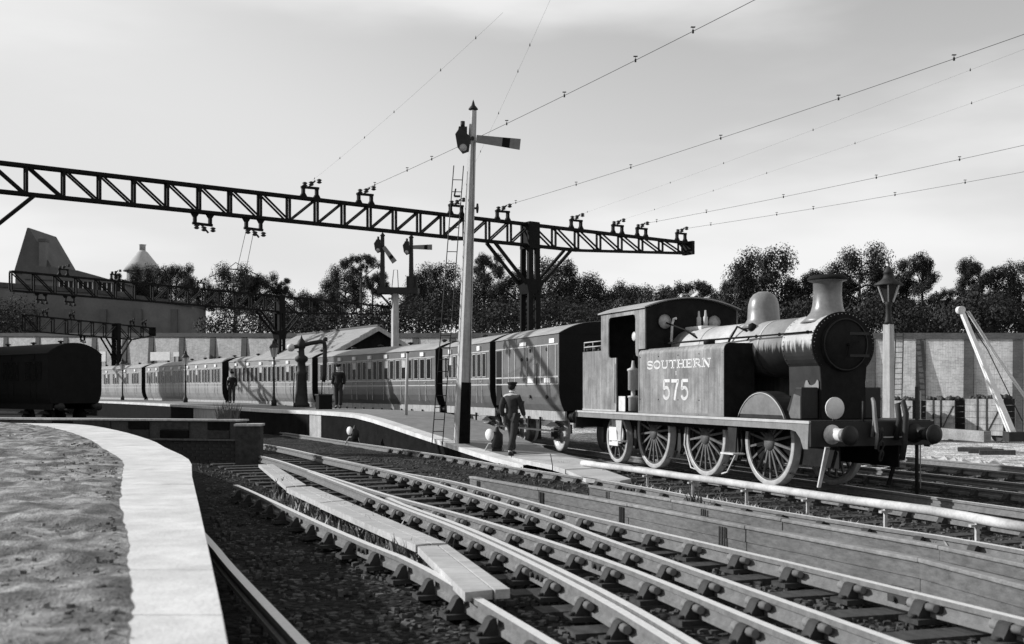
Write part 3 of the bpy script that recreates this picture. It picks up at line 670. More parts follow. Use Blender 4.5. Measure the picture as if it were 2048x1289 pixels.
# ------------------------------------------------------------------ the tank engine
def engine():
    loc = LP(0, .78); R = empty('tank_engine', loc, atan2(-.9432, .3322), 'dark steam tank engine lettered SOUTHERN at the head of the train', 'locomotive')
    # footplate, valances, beams, frames
    MB().box(-8.2, 2.0, -1.27, 1.27, 1.245, 1.28).build('footplate', M_black, R)
    for s in (-1, 1):
        pts = [(-8.2, 1.235), (-8.2, 1.12), (1.45, 1.12), (1.62, 1.09), (1.75, .98), (1.84, .80), (1.97, .80), (2.0, 1.235)]
        MB().prism(pts, s*1.255, s*1.283, 'y').build('valance', M_val, R)
        MB().box(-8.2, 2.03, min(s*1.26, s*1.30), max(s*1.26, s*1.30), 1.236, 1.284).build('footplate_edge', M_bead, R)
        MB().box(-7.9, 1.95, s*.62-.015, s*.62+.015, .45, 1.243).build('frame_plate', M_soot, R)
    MB().box(2.003, 2.06, -1.28, 1.28, .84, 1.262).build('buffer_beam', M_black, R, .006)
    MB().box(-8.26, -8.203, -1.27, 1.27, .84, 1.262).build('buffer_beam', M_black, R)
    for x, sg in ((2.06, 1), (-8.26, -1)):
        for y in (-.865, .865):
            st = MB().lathe([(.17, 0), (.17, .03*sg), (.12, .05*sg), (.105, .30*sg), (.115, .31*sg), (.115, .33*sg), (.06, .335*sg), (.05, .48*sg)], 20, (x, y, 1.05), 'x').build('buffer', M_pale if sg > 0 and y < 0 else M_black, R)
            MB().lathe([(.05, .475*sg), (.168, .485*sg), (.168, .505*sg), (.10, .53*sg), (.0, .535*sg)], 24, (x, y, 1.05), 'x').build('buffer_head', M_black, st)
    # wheels
    def wheel(r, spokes, w, rim, hub):
        b = MB(); b.lathe([(r-rim-.03, -.02), (r-rim-.03, .05), (r-rim+.01, .06), (r-rim+.01, -.02), (r-rim-.03, -.02)], 40, axis='y', caps=False)
        b.lathe([(.0, -.045), (hub, -.04), (hub, .07), (0, .07)], 20, axis='y')
        for k in range(spokes):
            a = 2*pi*(k+.5)/spokes; c, s = cos(a), sin(a)
            b.beam((c*hub*.9, .0, s*hub*.9), (c*(r-rim), .015, s*(r-rim)), .05, .045, up=(0, 1, 0), w2=.04, h2=.035)
        return b.mesh('wheel_centre', M_wheel)
    def tyre(r, rim):
        b = MB(); b.lathe([(r-rim, -.03), (r-rim+.008, -.035), (r-.012, -.035), (r, -.025), (r+.002, .08), (r+.028, .095), (r+.02, .12), (r-rim, .12), (r-rim, -.03)], 56, axis='y', caps=False)
        return b.mesh('tyre', M_tyre)
    DW, DT, TW, TT_ = wheel(.838, 18, .13, .10, .17), tyre(.838, .10), wheel(.61, 10, .13, .09, .15), tyre(.61, .09)
    for x, big in ((0, 1), (-2.412, 1), (-4.792, 1), (-6.776, 0)):
        r = .838 if big else .61
        for s in (-1, 1):
            wv = inst(DW if big else TW, 'driving_wheel' if big else 'trailing_wheel', R, (x, s*.745, r), (0, .13*x, 0 if s < 0 else pi))
            inst(DT if big else TT_, 'tyre', wv)
        MB().cyl((x, -.74, r), (x, .74, r), .09).build('axle', M_soot, R)
    for s in (-1, 1):
        MB().beam((.05, s*.86, 1.06), (-4.84, s*.86, 1.06), .05, .10).build('coupling_rod', M_steel, R)
    # brake gear, sand pipes, steps, guard irons
    for x in (-.98, -3.35, -5.55):
        MB().tube([(x-.05, -.74, 1.1), (x, -.74, .7), (x-.08, -.74, .45)], .03, 6).build('brake_hanger', M_iron, R)
        MB().prism([(x-.18, .95), (x-.10, .95), (x-.06, .55), (x-.14, .40), (x-.22, .52)], -.80, -.70, 'y').build('brake_block', M_iron, R)
    MB().tube([(-1.1, -.8, 1.1), (-1.12, -.8, .55), (-1.5, -.78, .15), (-1.75, -.76, .1)], .018, 6).build('sand_pipe', M_pale, R)
    MB().tube([(-3.2, -.8, 1.0), (-3.25, -.8, .62), (-3.0, -.78, .14), (-2.7, -.76, .1)], .018, 6).build('sand_pipe', M_pale, R)
    MB().cyl((-5.7, -.72, .28), (1.2, -.72, .28), .018, n=6).build('brake_rod', M_iron, R)
    for x0 in (-.55, -5.7):
        q = MB(); q.prism([(x0-.20, 1.12), (x0+.14, 1.12), (x0+.08, .60), (x0-.12, .60)], -1.22, -1.19, 'y'); st = q.build('step_plate', M_black if x0 > -1 else M_bead, R)
        MB().box(x0-.24, x0+.24, -1.36, -1.10, .575, .605).build('step_tread', M_pale, st)
    for s in (-1, 1):
        MB().beam((1.80, s*.76, .82), (1.52, s*.74, .10), .09, .035, w2=.06).build('guard_iron', M_pale if s < 0 else M_soot, R)
    q = MB(); q.box(-7.08, -6.55, -.86, -.80, .42, .92); q.lathe([(0, -.03), (.2, -.02), (.22, .03)], 18, (-6.42, -.86, .70), 'y'); q.box(-6.95, -6.7, -.85, -.80, .9, 1.1); q.build('axlebox', M_white, R, .02)
    # smokebox, door, boiler
    Z, r = 2.63, .575
    def outline(r, wb, k=0):
        return [(r*1.12*cos(a), Z+r*sin(a)) for a in [radians(-42+264*i/36) for i in range(37)]]+[(-wb, 1.95), (-wb-.0, 1.285), (wb, 1.285), (wb, 1.95)]
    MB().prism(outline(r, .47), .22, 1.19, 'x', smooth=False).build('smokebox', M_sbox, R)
    MB().prism(outline(r+.025, .475), 1.192, 1.225, 'x').build('smokebox_front', M_soot, R, .008)
    dr = MB().lathe([(.49, 1.226), (.49, 1.25), (.46, 1.275), (.25, 1.33), (0, 1.35)], 40, (0, 0, Z), 'x').build('smokebox_door', M_soot, R)
    q = MB(); q.tube([(1.29, .46*cos(a), Z+.46*sin(a)) for a in [2*pi*i/40 for i in range(40)]], .014, 6, closed=True); q.build('door_ring', M_black, dr)
    q = MB(); q.cyl((1.33, 0, Z), (1.43, 0, Z), .03); q.beam((1.41, 0, Z), (1.41, -.05, Z-.22), .03, .03); q.beam((1.39, 0, Z), (1.39, .20, Z+.05), .03, .03); q.build('door_handle', M_steel, dr)
    for z in (Z-.2, Z+.2): MB().beam((1.325, .47, z), (1.325, .05, z), .03, .05).build('hinge_strap', M_black, dr)
    MB().prism([(.0, 1.28), (.16, 1.28), (.2, 1.9), (.16, 2.0), (0, 2.0)], -.95, -.6, 'y')
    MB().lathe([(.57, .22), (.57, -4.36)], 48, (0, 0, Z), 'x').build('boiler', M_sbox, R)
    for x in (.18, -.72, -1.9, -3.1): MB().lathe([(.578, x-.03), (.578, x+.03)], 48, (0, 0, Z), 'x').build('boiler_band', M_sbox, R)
    MB().lathe([(.50, 3.05), (.40, 3.14), (.31, 3.24), (.275, 3.36), (.255, 3.55), (.262, 3.80), (.285, 3.81), (.36, 3.835), (.36, 3.87), (.30, 3.92), (.24, 3.925), (.2, 3.9), (.2, 3.5)], 36, (.744, 0, 0)).build('chimney', M_boiler, R)
    MB().lathe([(.367, 3.832), (.367, 3.872), (.30, 3.925)], 36, (.744, 0, 0)).build('chimney_cap', M_soot, R)
    MB().lathe([(.46, 3.06), (.38, 3.15), (.325, 3.25), (.315, 3.45), (.305, 3.55), (.27, 3.67), (.20, 3.76), (.10, 3.81), (0, 3.82)], 36, (-1.397, 0, 0)).build('dome', M_boiler, R)
    q = MB()
    for x in (.27, 1.15):
        for k in range(30):
            a = radians(-35+250*k/29); q.ball((x, (r*1.12+.004)*cos(a), Z+(r+.004)*sin(a)), .013, 6)
    for k in range(36):
        a = radians(-40+260*k/35); q.ball((1.228, (r*1.12-.012)*cos(a), Z+(r-.012)*sin(a)), .011, 6)
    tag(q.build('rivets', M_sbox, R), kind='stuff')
    # splasher and sandbox
    for s in (-1, 1):
        pts = [(.95*cos(a), .838+.95*sin(a)) for a in [radians(28+124*i/20) for i in range(21)]]
        MB().prism(pts, s*.60, s*.95, 'y').build('splasher', M_black, R)
        fa = MB().prism([(p[0]*.93, .838+(p[1]-.838)*.955) for p in pts[1:-1]], s*.95, s*.958, 'y').build('splasher_face', M_boiler, R)
        q = MB().tube([(p[0]*.955, s*.962, .838+(p[1]-.838)*.965) for p in pts], .012, 6).build('splasher_beading', M_bead, fa)
        MB().prism([(.62, 1.285), (1.17, 1.285), (1.17, 1.86), (.98, 1.86), (.86, 1.72)], s*.5, s*.86, 'y').build('sandbox', M_black, R, .02)
        MB().prism([(.74, 1.80), (1.14, 1.79), (1.165, 1.86), (1.16, 1.97), (1.12, 2.0), (1.06, 1.93), (1.0, 1.905), (.94, 1.895), (.88, 1.91), (.82, 1.99), (.77, 1.985), (.73, 1.9)], s*.487, s*.492, 'y').build('limescale_patch', M_val, R); MB().prism([(.76, 1.3), (1.15, 1.3), (1.15, 1.7), (.95, 1.74)], s*.861, s*.868, 'y').build('sandbox_face', M_wheel, R)
    # tanks
    for s in (-1, 1):
        rc = .13
        poly = [(s*.52, 1.285), (s*1.2, 1.285)]+[(s*(1.2-rc+rc*cos(a)), 2.74-rc+rc*sin(a)) for a in [radians(90*i/8) for i in range(9)]]+[(s*.52, 2.74)]
        MB().prism(poly, -4.69, -.93, 'x').build('side_tank', M_tank, R)
        MB().prism(poly, -.928, -.905, 'x').build('tank_front', M_soot, R)  # shade on the tank front put into its colour, darker than the side paint
        q = MB(); q.box(-4.69, -.91, min(s*1.2, s*1.212), max(s*1.2, s*1.212), 1.287, 1.335); q.box(-4.69, -4.655, min(s*1.2, s*1.212), max(s*1.2, s*1.212), 1.336, 2.6); q.box(-.96, -.91, min(s*1.2, s*1.212), max(s*1.2, s*1.212), 1.336, 2.6); q.build('tank_beading', M_val, R)
        q = MB()
        for x in [-.97, -1.9, -2.8, -3.7, -4.6]:
            for z in (1.31, 1.6, 2.55): q.ball((x, s*1.203, z), .014, 6)
        tag(q.build('rivets', M_black, R), kind='stuff')
        MB().tube([(-.85, s*.62, 2.86), (-2.2, s*.70, 2.86), (-4.3, s*.74, 2.86)], .02, 6).build('tank_pipe', M_steel, R)
        MB().tube([(1.15, s*.63, 2.86), (-.9, s*.63, 2.86), (-1.05, s*.60, 2.80)], .017, 6).build('handrail', M_steel, R)
        for x in (1.0, .1, -.7): MB().ball((x, s*.61, 2.86), .035, 8).build('handrail_knob', M_steel, R)
    MB().lathe([(.06, 2.74), (.12, 2.76), (.12, 2.84), (.04, 2.86), (0, 2.87)], 12, (-2.1, -.85, 0)).build('tank_filler', M_soot, R)
    q = MB(); q.box(-4.3, -3.55, -.22, .22, 3.15, 3.24); q.build('valve_seat', M_pale, R, .02)
    for x in (-3.75, -4.05): MB().lathe([(.05, 3.24), (.05, 3.45), (.03, 3.47), (.02, 3.6), (0, 3.6)], 10, (x, 0, 0)).build('safety_valve', M_bead, R)
    MB().tube([(-3.2, -.45, 2.9), (-3.7, -.55, 3.15), (-4.25, -.72, 3.33)], .02, 6).build('injector_pipe', M_steel, R)
    MB().tube([(-1.3, -.45, 3.0), (-1.55, -.52, 3.1), (-1.75, -.6, 2.8)], .025, 6).build('feed_pipe', M_soot, R)
    MB().lathe([(.08, 0), (.08, .12), (0, .16)], 10, (-1.15, -.42, 3.0)).build('clack_valve', M_soot, R)
    MB().tube([(-4.2, -.62, 2.9), (-4.2, -.60, 3.3), (-4.18, -.57, 3.42), (-4.12, -.54, 3.43)], .03, 8).build('vent_pipe', M_pale, R)
    # cab and bunker
    for s in (-1, 1):
        poly = [(-7.93, 1.285), (-7.93, 2.78), (-6.785, 2.78), (-6.785, 3.66), (-4.37, 3.66), (-4.37, 2.745), (-4.70, 2.745), (-4.70, 2.58), (-4.76, 2.58), (-4.83, 2.61), (-4.86, 2.70), (-4.86, 3.44), (-4.89, 3.53), (-4.98, 3.56), (-6.23, 3.56), (-6.32, 3.53), (-6.35, 3.44), (-6.35, 2.70), (-6.32, 2.61), (-6.23, 2.58), (-5.9, 2.58), (-5.9, 1.285)]
        MB().prism(poly, s*1.172, s*1.20, 'y').build('cab_side', M_tank, R)
        q = MB(); q.box(-7.93, -5.9, min(s*1.2, s*1.208), max(s*1.2, s*1.208), 1.29, 1.33); q.box(-5.93, -5.9, min(s*1.2, s*1.208), max(s*1.2, s*1.208), 1.331, 2.58); q.build('cab_beading', M_bead, R)
        q = MB(); q.tube([(-7.9, s*1.17, 2.90), (-6.8, s*1.17, 2.90)], .015, 6); q.tube([(-7.9, s*1.17, 3.02), (-6.8, s*1.17, 3.02)], .015, 6)
        for x in (-7.9, -7.35): q.cyl((x, s*1.17, 2.78), (x, s*1.17, 3.02), .012, n=6)
        q.build('coal_rail', M_bead, R)
        MB().cyl((-5.94, s*1.23, 1.5), (-5.94, s*1.23, 2.45), .014, n=6).build('cab_handrail', M_bead, R)
    top = [(1.2*cos(0), 0)]
    arcp = [(1.2*(-1+2*i/20), 3.66+.25*(1-(-1+2*i/20)**2)) for i in range(21)]
    MB().prism([(-1.17, 2.745), (-1.17, 3.655)]+[(p[0]*.97, p[1]-.005) for p in arcp[1:-1]]+[(1.17, 3.655), (1.17, 2.745)], -4.40, -4.372, 'x').build('cab_front', M_soot, R)
    for y in (-.70, .58): 
        g = MB().lathe([(0, -4.366), (.175, -4.366), (.175, -4.36), (0, -4.36)], 28, (0, y, 3.37), 'x').build('spectacle_window', M_glass, R)
        MB().tube([(-4.355, y+.18*cos(a), 3.37+.18*sin(a)) for a in [2*pi*i/24 for i in range(24)]], .015, 6, closed=True).build('window_rim', M_soot, g)
    MB().prism([(-1.17, 1.285), (-1.17, 3.655)]+[(p[0]*.97, p[1]-.005) for p in arcp[1:-1]]+[(1.17, 3.655), (1.17, 1.285)], -6.77, -6.74, 'x').build('cab_back', M_soot, R)
    MB().prism([(p[0]*1.04, p[1]+.005) for p in arcp]+[(p[0]*1.04, p[1]+.035) for p in reversed(arcp)], -6.88, -4.28, 'x').build('cab_roof', M_roof, R)
    MB().box(-6.74, -4.40, -1.17, 1.17, 1.285, 1.30).build('cab_floor', M_soot, R)
    MB().box(-7.95, -7.92, -1.17, 1.17, 1.285, 2.78).build('bunker_back', M_soot, R)
    q = MB(); rn = random.Random(4)
    for k in range(160): q.ball((-7.85+rn.random()*1.05, -1.1+2.2*rn.random(), 2.62+.26*rn.random()), .05+.07*rn.random(), 6)
    tag(q.build('coal', M_coal, R), kind='stuff')
    q = MB(); q.lathe([(.02, 1.3), (.11, 1.32), (.11, 1.62), (.13, 1.63), (.13, 1.67), (.05, 1.68), (.05, 1.80), (.12, 1.81), (.12, 2.25), (.14, 2.26), (.14, 2.3), (.05, 2.34), (.03, 2.5)], 18, (-5.35, -1.02, 0)); q.build('air_pump', M_bead, R)
    MB().box(-5.85, -5.5, -1.16, -1.14, 1.30, 1.66).build('cab_door_plate', M_pale, R)
    q = MB(); q.lathe([(0, 0), (.10, .01), (.12, .03)], 14, (-5.9, -.75, 3.1), 'y'); q.build('gauge', M_pale, R)
    # lettering on the tank
    word('SOUTHERN', -4.25, 2.28, .17, 2.85, -1.2045, R)
    word('B', -2.91, 2.13, .08, .07, -1.2045, R)
    word('575', -3.52, 1.60, .44, 1.22, -1.2045, R)
    # front fittings
    MB().lathe([(0, 0), (.19, .005), (.19, .02), (0, .025)], 28, (2.02, -.78, 1.50), 'x').build('route_disc', M_white, R)
    MB().beam((2.0, -.78, 1.28), (2.0, -.78, 1.5), .04, .02, up=(1, 0, 0)).build('lamp_iron', M_iron, R)
    MB().tube([(2.08, -.05, 1.0), (2.14, -.05, 1.3), (2.13, -.06, 1.55), (2.16, -.10, 1.66), (2.22, -.12, 1.6), (2.24, -.11, 1.35), (2.25, -.08, 1.05), (2.2, -.06, .8)], .030, 10).build('vacuum_hose', M_val, R)
    MB().cyl((2.03, -.2, 1.26), (2.03, -.2, 1.62), .018, n=6).build('lamp_iron', M_iron, R)
    MB().tube([(2.08, .45, .95), (2.16, .46, 1.3), (2.12, .45, 1.56), (2.2, .5, 1.62), (2.26, .52, 1.4), (2.25, .5, .9), (2.2, .48, .6)], .05, 10).build('air_hose', M_iron, R)
    q = MB(); q.tube([(2.06, 0, 1.05), (2.22, 0, 1.05), (2.28, 0, 1.1), (2.25, 0, 1.16)], .035, 8)
    for k in range(3): q.tube([(2.24+.03*sin(a)+.01*k, .05*cos(a)*(1 if k % 2 else .6), 1.0-.16*k+.09*sin(a)) for a in [2*pi*i/12 for i in range(12)]], .018, 6, closed=True)
    q.build('coupling', M_iron, R)
    MB().box(2.062, 2.075, .2, .75, .98, 1.0).build('beam_strip', M_bead, R)
    return R
engine()

# ------------------------------------------------------------------ carriages
def bogie_wheels(R, xs, r=.5, wm=None):
    for x in xs:
        for s in (-1, 1):
            w = MB().lathe([(0, -.02), (.10, -.03), (.13, 0), (r-.1, .02), (r-.09, -.02), (r-.0, -.02), (r, .08), (r+.03, .10), (0, .10)], 32, axis='y').build('wheel', wm or M_tyre, R)
            w.location = (x, s*.76, r); w.rotation_euler = (0, 0, 0 if s < 0 else pi)
            ab = MB().box(x-.12, x+.12, min(s*.86, s*1.0), max(s*.86, s*1.0), r-.14, r+.16).build('axlebox', M_iron, R, .01)
            q = MB()
            for k in range(4): q.beam((x-.55+.12*k, s*.95, r+.24+.035*k), (x+.55-.12*k, s*.95, r+.24+.035*k), .09, .03)
            q.build('leaf_spring', M_iron, R)
def carriage(label, a, c, side, roofm, eave=3.42, comp=None, van=False, dark=False, hi=3.78, wheels=True, wid=2.5, glass=None):
    a = Vector((a[0], a[1], 0)); c = Vector((c[0], c[1], 0)); d = (a-c).normalized(); Ln = (a-c).length; far = Vector((-d.y, d.x, 0))
    h = wid/2; o = (a+c)/2+far*h
    R = empty('luggage_van' if van else 'railway_carriage', o, atan2(d.y, d.x), label, 'luggage van' if van else 'railway carriage', 'vehicles of the train' if not dark else None)
    L2 = Ln/2
    prof = [(-h+.16, 1.2), (-h+.08, 1.38), (-h+.02, 1.6), (-h, 1.85), (-h, eave)]
    poly = prof+[(-y, z) for y, z in reversed(prof)]
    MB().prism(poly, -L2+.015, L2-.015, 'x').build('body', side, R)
    roofp = [(h*1.03*(-1+2*i/16), eave+.005+(hi-eave)*(1-abs(-1+2*i/16)**2.2)) for i in range(17)]
    MB().prism(roofp+[(h, eave-.02), (-h, eave-.02)] if False else roofp, -L2, L2, 'x').build('roof', roofm, R)
    for sx in (-1, 1):
        e = sx*(L2-.014); MB().prism(poly, e, e+sx*.024, 'x').build('end_panel', M_dark, R)
        MB().prism([(p[0]*.985, p[1]-.01) for p in roofp], e+sx*.015, e+sx*.03, 'x').build('end_arch', M_dark, R)
        for y in (-.865, .865):
            q = MB().lathe([(.12, 0), (.10, sx*.25), (.05, sx*.26), (.05, sx*.42), (.18, sx*.43), (.18, sx*.45), (0, sx*.47)], 14, (sx*L2, y, 1.05), 'x'); q.build('buffer', M_iron, R)
    MB().box(-L2, L2, -h+.18, -h+.24, .92, 1.195).build('solebar', M_sole if not dark else M_dark, R); MB().box(-L2, L2, h-.24, h-.18, .92, 1.195).build('solebar', M_dark, R)
    if not dark:
        MB().box(-L2+.2, L2-.2, -h-.08, -h+.14, .60, .635).build('footboard', M_sleeper, R)
        for x in range(int(-L2)+1, int(L2)): MB().box(x-.02, x+.02, -h+.10, -h+.16, .64, 1.0).build('board_bracket', M_iron, R)
        MB().box(-L2+.05, L2-.05, -h-.012, -h, 2.17, 2.215).build('waist_beading', M_bead, R); MB().box(-L2+.05, L2-.05, -h-.012, -h, 1.96, 2.0).build('waist_beading', M_bead, R)
        MB().box(-L2+.05, L2-.05, -h-.012, -h, 3.11, 3.145).build('cornice_beading', M_bead, R)
    gl = glass or M_dglass
    if comp:
        pit = (Ln-.5)/comp
        wm = MB().box(-.18, .18, -.02, .0, 2.27, 3.05).mesh('window', gl); fr = MB()
        for z in (2.245, 3.05): fr.box(-.205, .205, -.028, 0, z, z+.025)
        for x in (-.205, .18): fr.box(x, x+.025, -.028, 0, 2.27, 3.05)
        fm = fr.mesh('window_frame', M_bead if not dark else M_dark)
        dm = MB(); dm.box(-.30, -.28, -.016, 0, 1.35, 3.1); dm.box(.28, .30, -.016, 0, 1.35, 3.1); dm.box(.19, .26, -.05, 0, 2.07, 2.10); dm = dm.mesh('door', M_bead if not dark else M_dark)
        hm = MB().prism([(-.16, 3.18), (.16, 3.18), (.16, 3.34), (-.16, 3.34)], -.06, 0, 'y').mesh('ventilator', M_white if not dark else M_dark)
        for k in range(comp):
            x = -L2+.25+pit*(k+.5); s = min(1, pit/1.75)
            dr = inst(dm, 'door', R, (x, -h, 0), (0, 0, 0), (s, 1, 1))
            inst(hm, 'ventilator', dr)
            for i, dx in enumerate((-.58, 0, .58)):
                wn = inst(wm, 'window', R, (x+dx*s, -h-.002, 0), (0, 0, 0), (s*(1.05 if i == 1 else .95), 1, 1)); inst(fm, 'window_frame', wn)
            if hash2(k, Ln) > .45 and not dark:      # drawn blinds
                MB().box(x-.16*s, x+.16*s, -h-.026, -h-.022, 2.75, 3.04).build('blind', M_bead, R)
    nv = max(2, int(Ln/2.6))
    for k in range(nv):
        x = -L2+Ln*(k+.5)/nv; MB().lathe([(.06, hi-.06), (.06, hi+.06), (.13, hi+.07), (.13, hi+.12), (0, hi+.15)], 10, (x, 0, 0)).build('roof_vent', M_iron, R)
    if wheels: bogie_wheels(R, (-L2+1.0, -L2+2.9, L2-2.9, L2-1.0) if Ln > 8 else (-L2+1.15, L2-1.15), wm=M_dark if dark else None)
    return R, L2, h
V, L2, h = carriage('brake van with boarded panels coupled behind the tank engine', (1.34, 30.6), (-.55, 35.95), M_coach, M_roof, van=True)
for x in (-L2+.75, -L2+1.35, -L2+1.95, L2-.25, L2-.85, L2-1.45, L2-2.05, L2-2.65): MB().box(x-.02, x+.02, -h-.016, -h, 2.0, 3.12).build('panel_beading', M_bead, V)
for x in (L2-.9, L2-2.3): MB().box(x-.25, x+.25, -h-.018, -h-.002, 2.02, 2.16).build('notice', M_white, V)
for x, z in ((L2-.95, 1.6), (L2-2.35, 1.6), (L2-.95, 3.0), (L2-2.35, 3.0), (L2-2.6, 2.75), (L2-3.1, 2.75)): MB().lathe([(.055, -h-.03), (.055, -h), ], 10, (x, 0, z), 'y').build('door_hinge', M_iron, V)
MB().cyl((L2-1.66, -h-.05, 1.95), (L2-1.66, -h-.05, 2.6), .02, n=6).build('door_handle', M_iron, V)
MB().box(L2-.75, L2-.35, -h-.016, -h, 3.17, 3.30).build('number_plate', M_white, V); MB().box(L2-3.3, L2-2.7, -h-.016, -h, 3.17, 3.28).build('number_plate', M_white, V)
MB().box(-L2+.12, -L2+.62, -h-.01, -h, 1.3, 3.08).build('guard_door', M_dark, V)
carriage('short carriage partly hidden behind the tall signal post', (-.75, 36.5), (-2.72, 42.1), M_coach, M_roof, comp=3)
carriage('long carriage beside the platform ramp, half of it in deep shade', (-3.06, 43.0), (-9.75, 54.0), M_coach, M_roof, comp=7)
carriage('carriage behind the water crane and the tall platform lamp', (-10.15, 54.6), (-16.6, 63.0), M_coach2, M_roof, comp=6)
carriage('carriage standing behind the second platform lamp', (-17.2, 63.8), (-26.8, 78.6), M_coach2, M_roof, comp=9)
carriage('farthest carriage in view, next to the dark carriage', (-27.5, 79.8), (-38, 94), M_coach2, M_roof, comp=7)
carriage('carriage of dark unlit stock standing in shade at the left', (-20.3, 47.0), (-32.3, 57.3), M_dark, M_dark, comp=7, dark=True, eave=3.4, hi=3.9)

# ------------------------------------------------------------------ overhead gantries
def gantry(label, c, dr, t0, t1, ztop, dep, tcols, pan, group, zb=-.2, up=(), down=(), nobrace=()):
    c = Vector((c[0], c[1], 0)); dr = Vector((dr[0], dr[1], 0)).normalized(); nr = Vector((-dr.y, dr.x, 0)); hw = .12
    R = empty('overhead_gantry', c, atan2(dr.y, dr.x), label, 'gantry', group)
    zt, zl = ztop, ztop-dep
    tend = t1
    def low(t): return zl if t < 2.6 else zl+(dep*.42)*0 - 0 + (t-2.6)/(max(.1, t1-2.6))*dep*.40
    nodes = []; t = tcols[-1]
    left = []; k = tcols[-1]
    while k > t0: left.append(k); k -= pan
    left = left[::-1]; right = []; k = tcols[-1]; 
    while k < t1-.2: right.append(k); k += pan*1.16
    right.append(t1)
    ts = left+right[1:]
    for s in (-1, 1):
        y = s*hw
        MB().box(ts[0], t1, y-.04, y+.04, zt-.10, zt).build('top_chord', M_steel, R)
        MB().beam((ts[0], y, zl+.05), (2.6, y, zl+.05), .08, .10).build('bottom_chord', M_steel, R)
        MB().beam((2.6, y, zl+.05), (t1, y, low(t1)+.05), .08, .09).build('bottom_chord', M_steel, R)
        for i, t in enumerate(ts):
            MB().beam((t, y, low(t)+.09), (t, y, zt-.10), .06, .08, up=(1, 0, 0)).build('upright', M_steel, R)
            if i < len(ts)-1:
                u = ts[i+1]
                if t < -11.2 or t >= tcols[-1]-.01: p, q = (t+.06, y, zt-.08), (u-.06, y, low(u)+.08)
                else: p, q = (t+.06, y, low(t)+.08), (u-.06, y, zt-.08)
                MB().beam(p, q, .05, .07, up=(0, 1, 0)).build('diagonal', M_steel, R)
    for i, t in enumerate(ts[::2]): MB().box(t-.03, t+.03, -hw, hw, zt-.09, zt-.03).build('cross_tie', M_steel, R)
    for tcx in tcols:
        for s in (-1, 1):
            MB().beam((tcx-.22, s*.26, zb), (tcx-.16, s*.24, zt+.03), .10, .24, up=(1, 0, 0)).build('column', M_steel, R)
            MB().beam((tcx+.22, s*.26, zb), (tcx+.16, s*.24, zt+.03), .10, .24, up=(1, 0, 0)).build('column', M_steel, R)
            for sg in (-1, 1): MB().beam((tcx+sg*.2, s*.24, zl-1.7), (tcx+sg*2.0, s*.26, zl+.02), .10, .12, up=(0, 1, 0)).build('knee_brace', M_steel, R)
        q = MB(); zz = zb+.6; k = 0
        while zz < zl-2.0:
            for s in (-1, 1): q.beam((tcx-.2, s*.30, zz), (tcx+.2, s*.30, zz+.5), .05, .02, up=(0, 1, 0))
            zz += .55; k += 1
        q.build('column_lacing', M_steel, R)
        MB().box(tcx-.28, tcx+.28, -.33, .33, zl-.1, zl+.04).build('gusset', M_steel, R); MB().box(tcx-.24, tcx+.24, -.30, .30, zl+.04, zt+.04).build('column_head', M_steel, R)
        MB().prism([(tcx-.3, zl-1.95), (tcx+.3, zl-1.95), (tcx+.45, zl-1.35), (tcx-.45, zl-1.35)], -.31, .31, 'y').build('gusset', M_steel, R)
    for t, sgn in [(t, 1) for t in up]+[(t, -1) for t in down]:
        z0 = zt if sgn > 0 else zl; q = MB()
        for dx in (-.26, .26): q.prism([(t+dx-.14, z0), (t+dx+.14, z0), (t+dx+.05, z0+sgn*.14), (t+dx+.05, z0+sgn*.36), (t+dx-.05, z0+sgn*.36), (t+dx-.05, z0+sgn*.14)], -.06, .06, 'y')
        q.beam((t-.34, 0, z0+sgn*.34), (t+.34, 0, z0+sgn*.36), .10, .08)
        br = q.build('insulator_bracket', M_steel, R)
        q = MB()
        for dx, dz in ((-.2, .45), (.05, .50), (.36, .62 if sgn > 0 else .5)): q.lathe([(.04, -.08), (.10, -.04), (.05, 0), (.10, .04), (.04, .08)], 10, (t+dx, 0, z0+sgn*dz))
        q.beam((t-.05, 0, z0+sgn*.36), (t+.2, 0, z0+sgn*.62), .05, .05); q.build('insulator', M_iron, br)
    MB().box(t1-.12, t1+.04, -.32, .32, low(t1)-.02, zt+.02).build('end_plate', M_steel, R)
    return R
gg = 'overhead wire gantries'
c1 = (.74, 43.9); d1_ = Vector((.8, .6, 0)).normalized()
def gt(px): k_ = (px-1024)/F; return (k_*c1[1]-c1[0])/(d1_.x-k_*d1_.y)
gantry('nearest overhead gantry, a long lattice beam right across the picture', c1, (.8, .6), -21.4, 9.25, 8.6, .95, (-21.0, 0.0), 1.068, gg, up=[gt(p) for p in (620, 730, 912, 1005, 1152, 1235, 1283, 1362)], down=[gt(p) for p in (405, 507)])
gantry('second gantry, whose column rises behind the water crane', (-16.8, 77.7), (.58, .815), -21, 11.5, 8.6, 1.2, (0.0,), 1.35, gg, up=(-17, -13.5, -7, -4), down=(-18.4, -16.6))
gantry('farthest gantry, low down at the left above the far carriages', (-35.7, 97), (.22, .975), -13.5, 6, 7.75, 1.35, (0.0,), 1.8, gg, up=(-10, -6.5, 2.5, 4.5), down=(-5,))

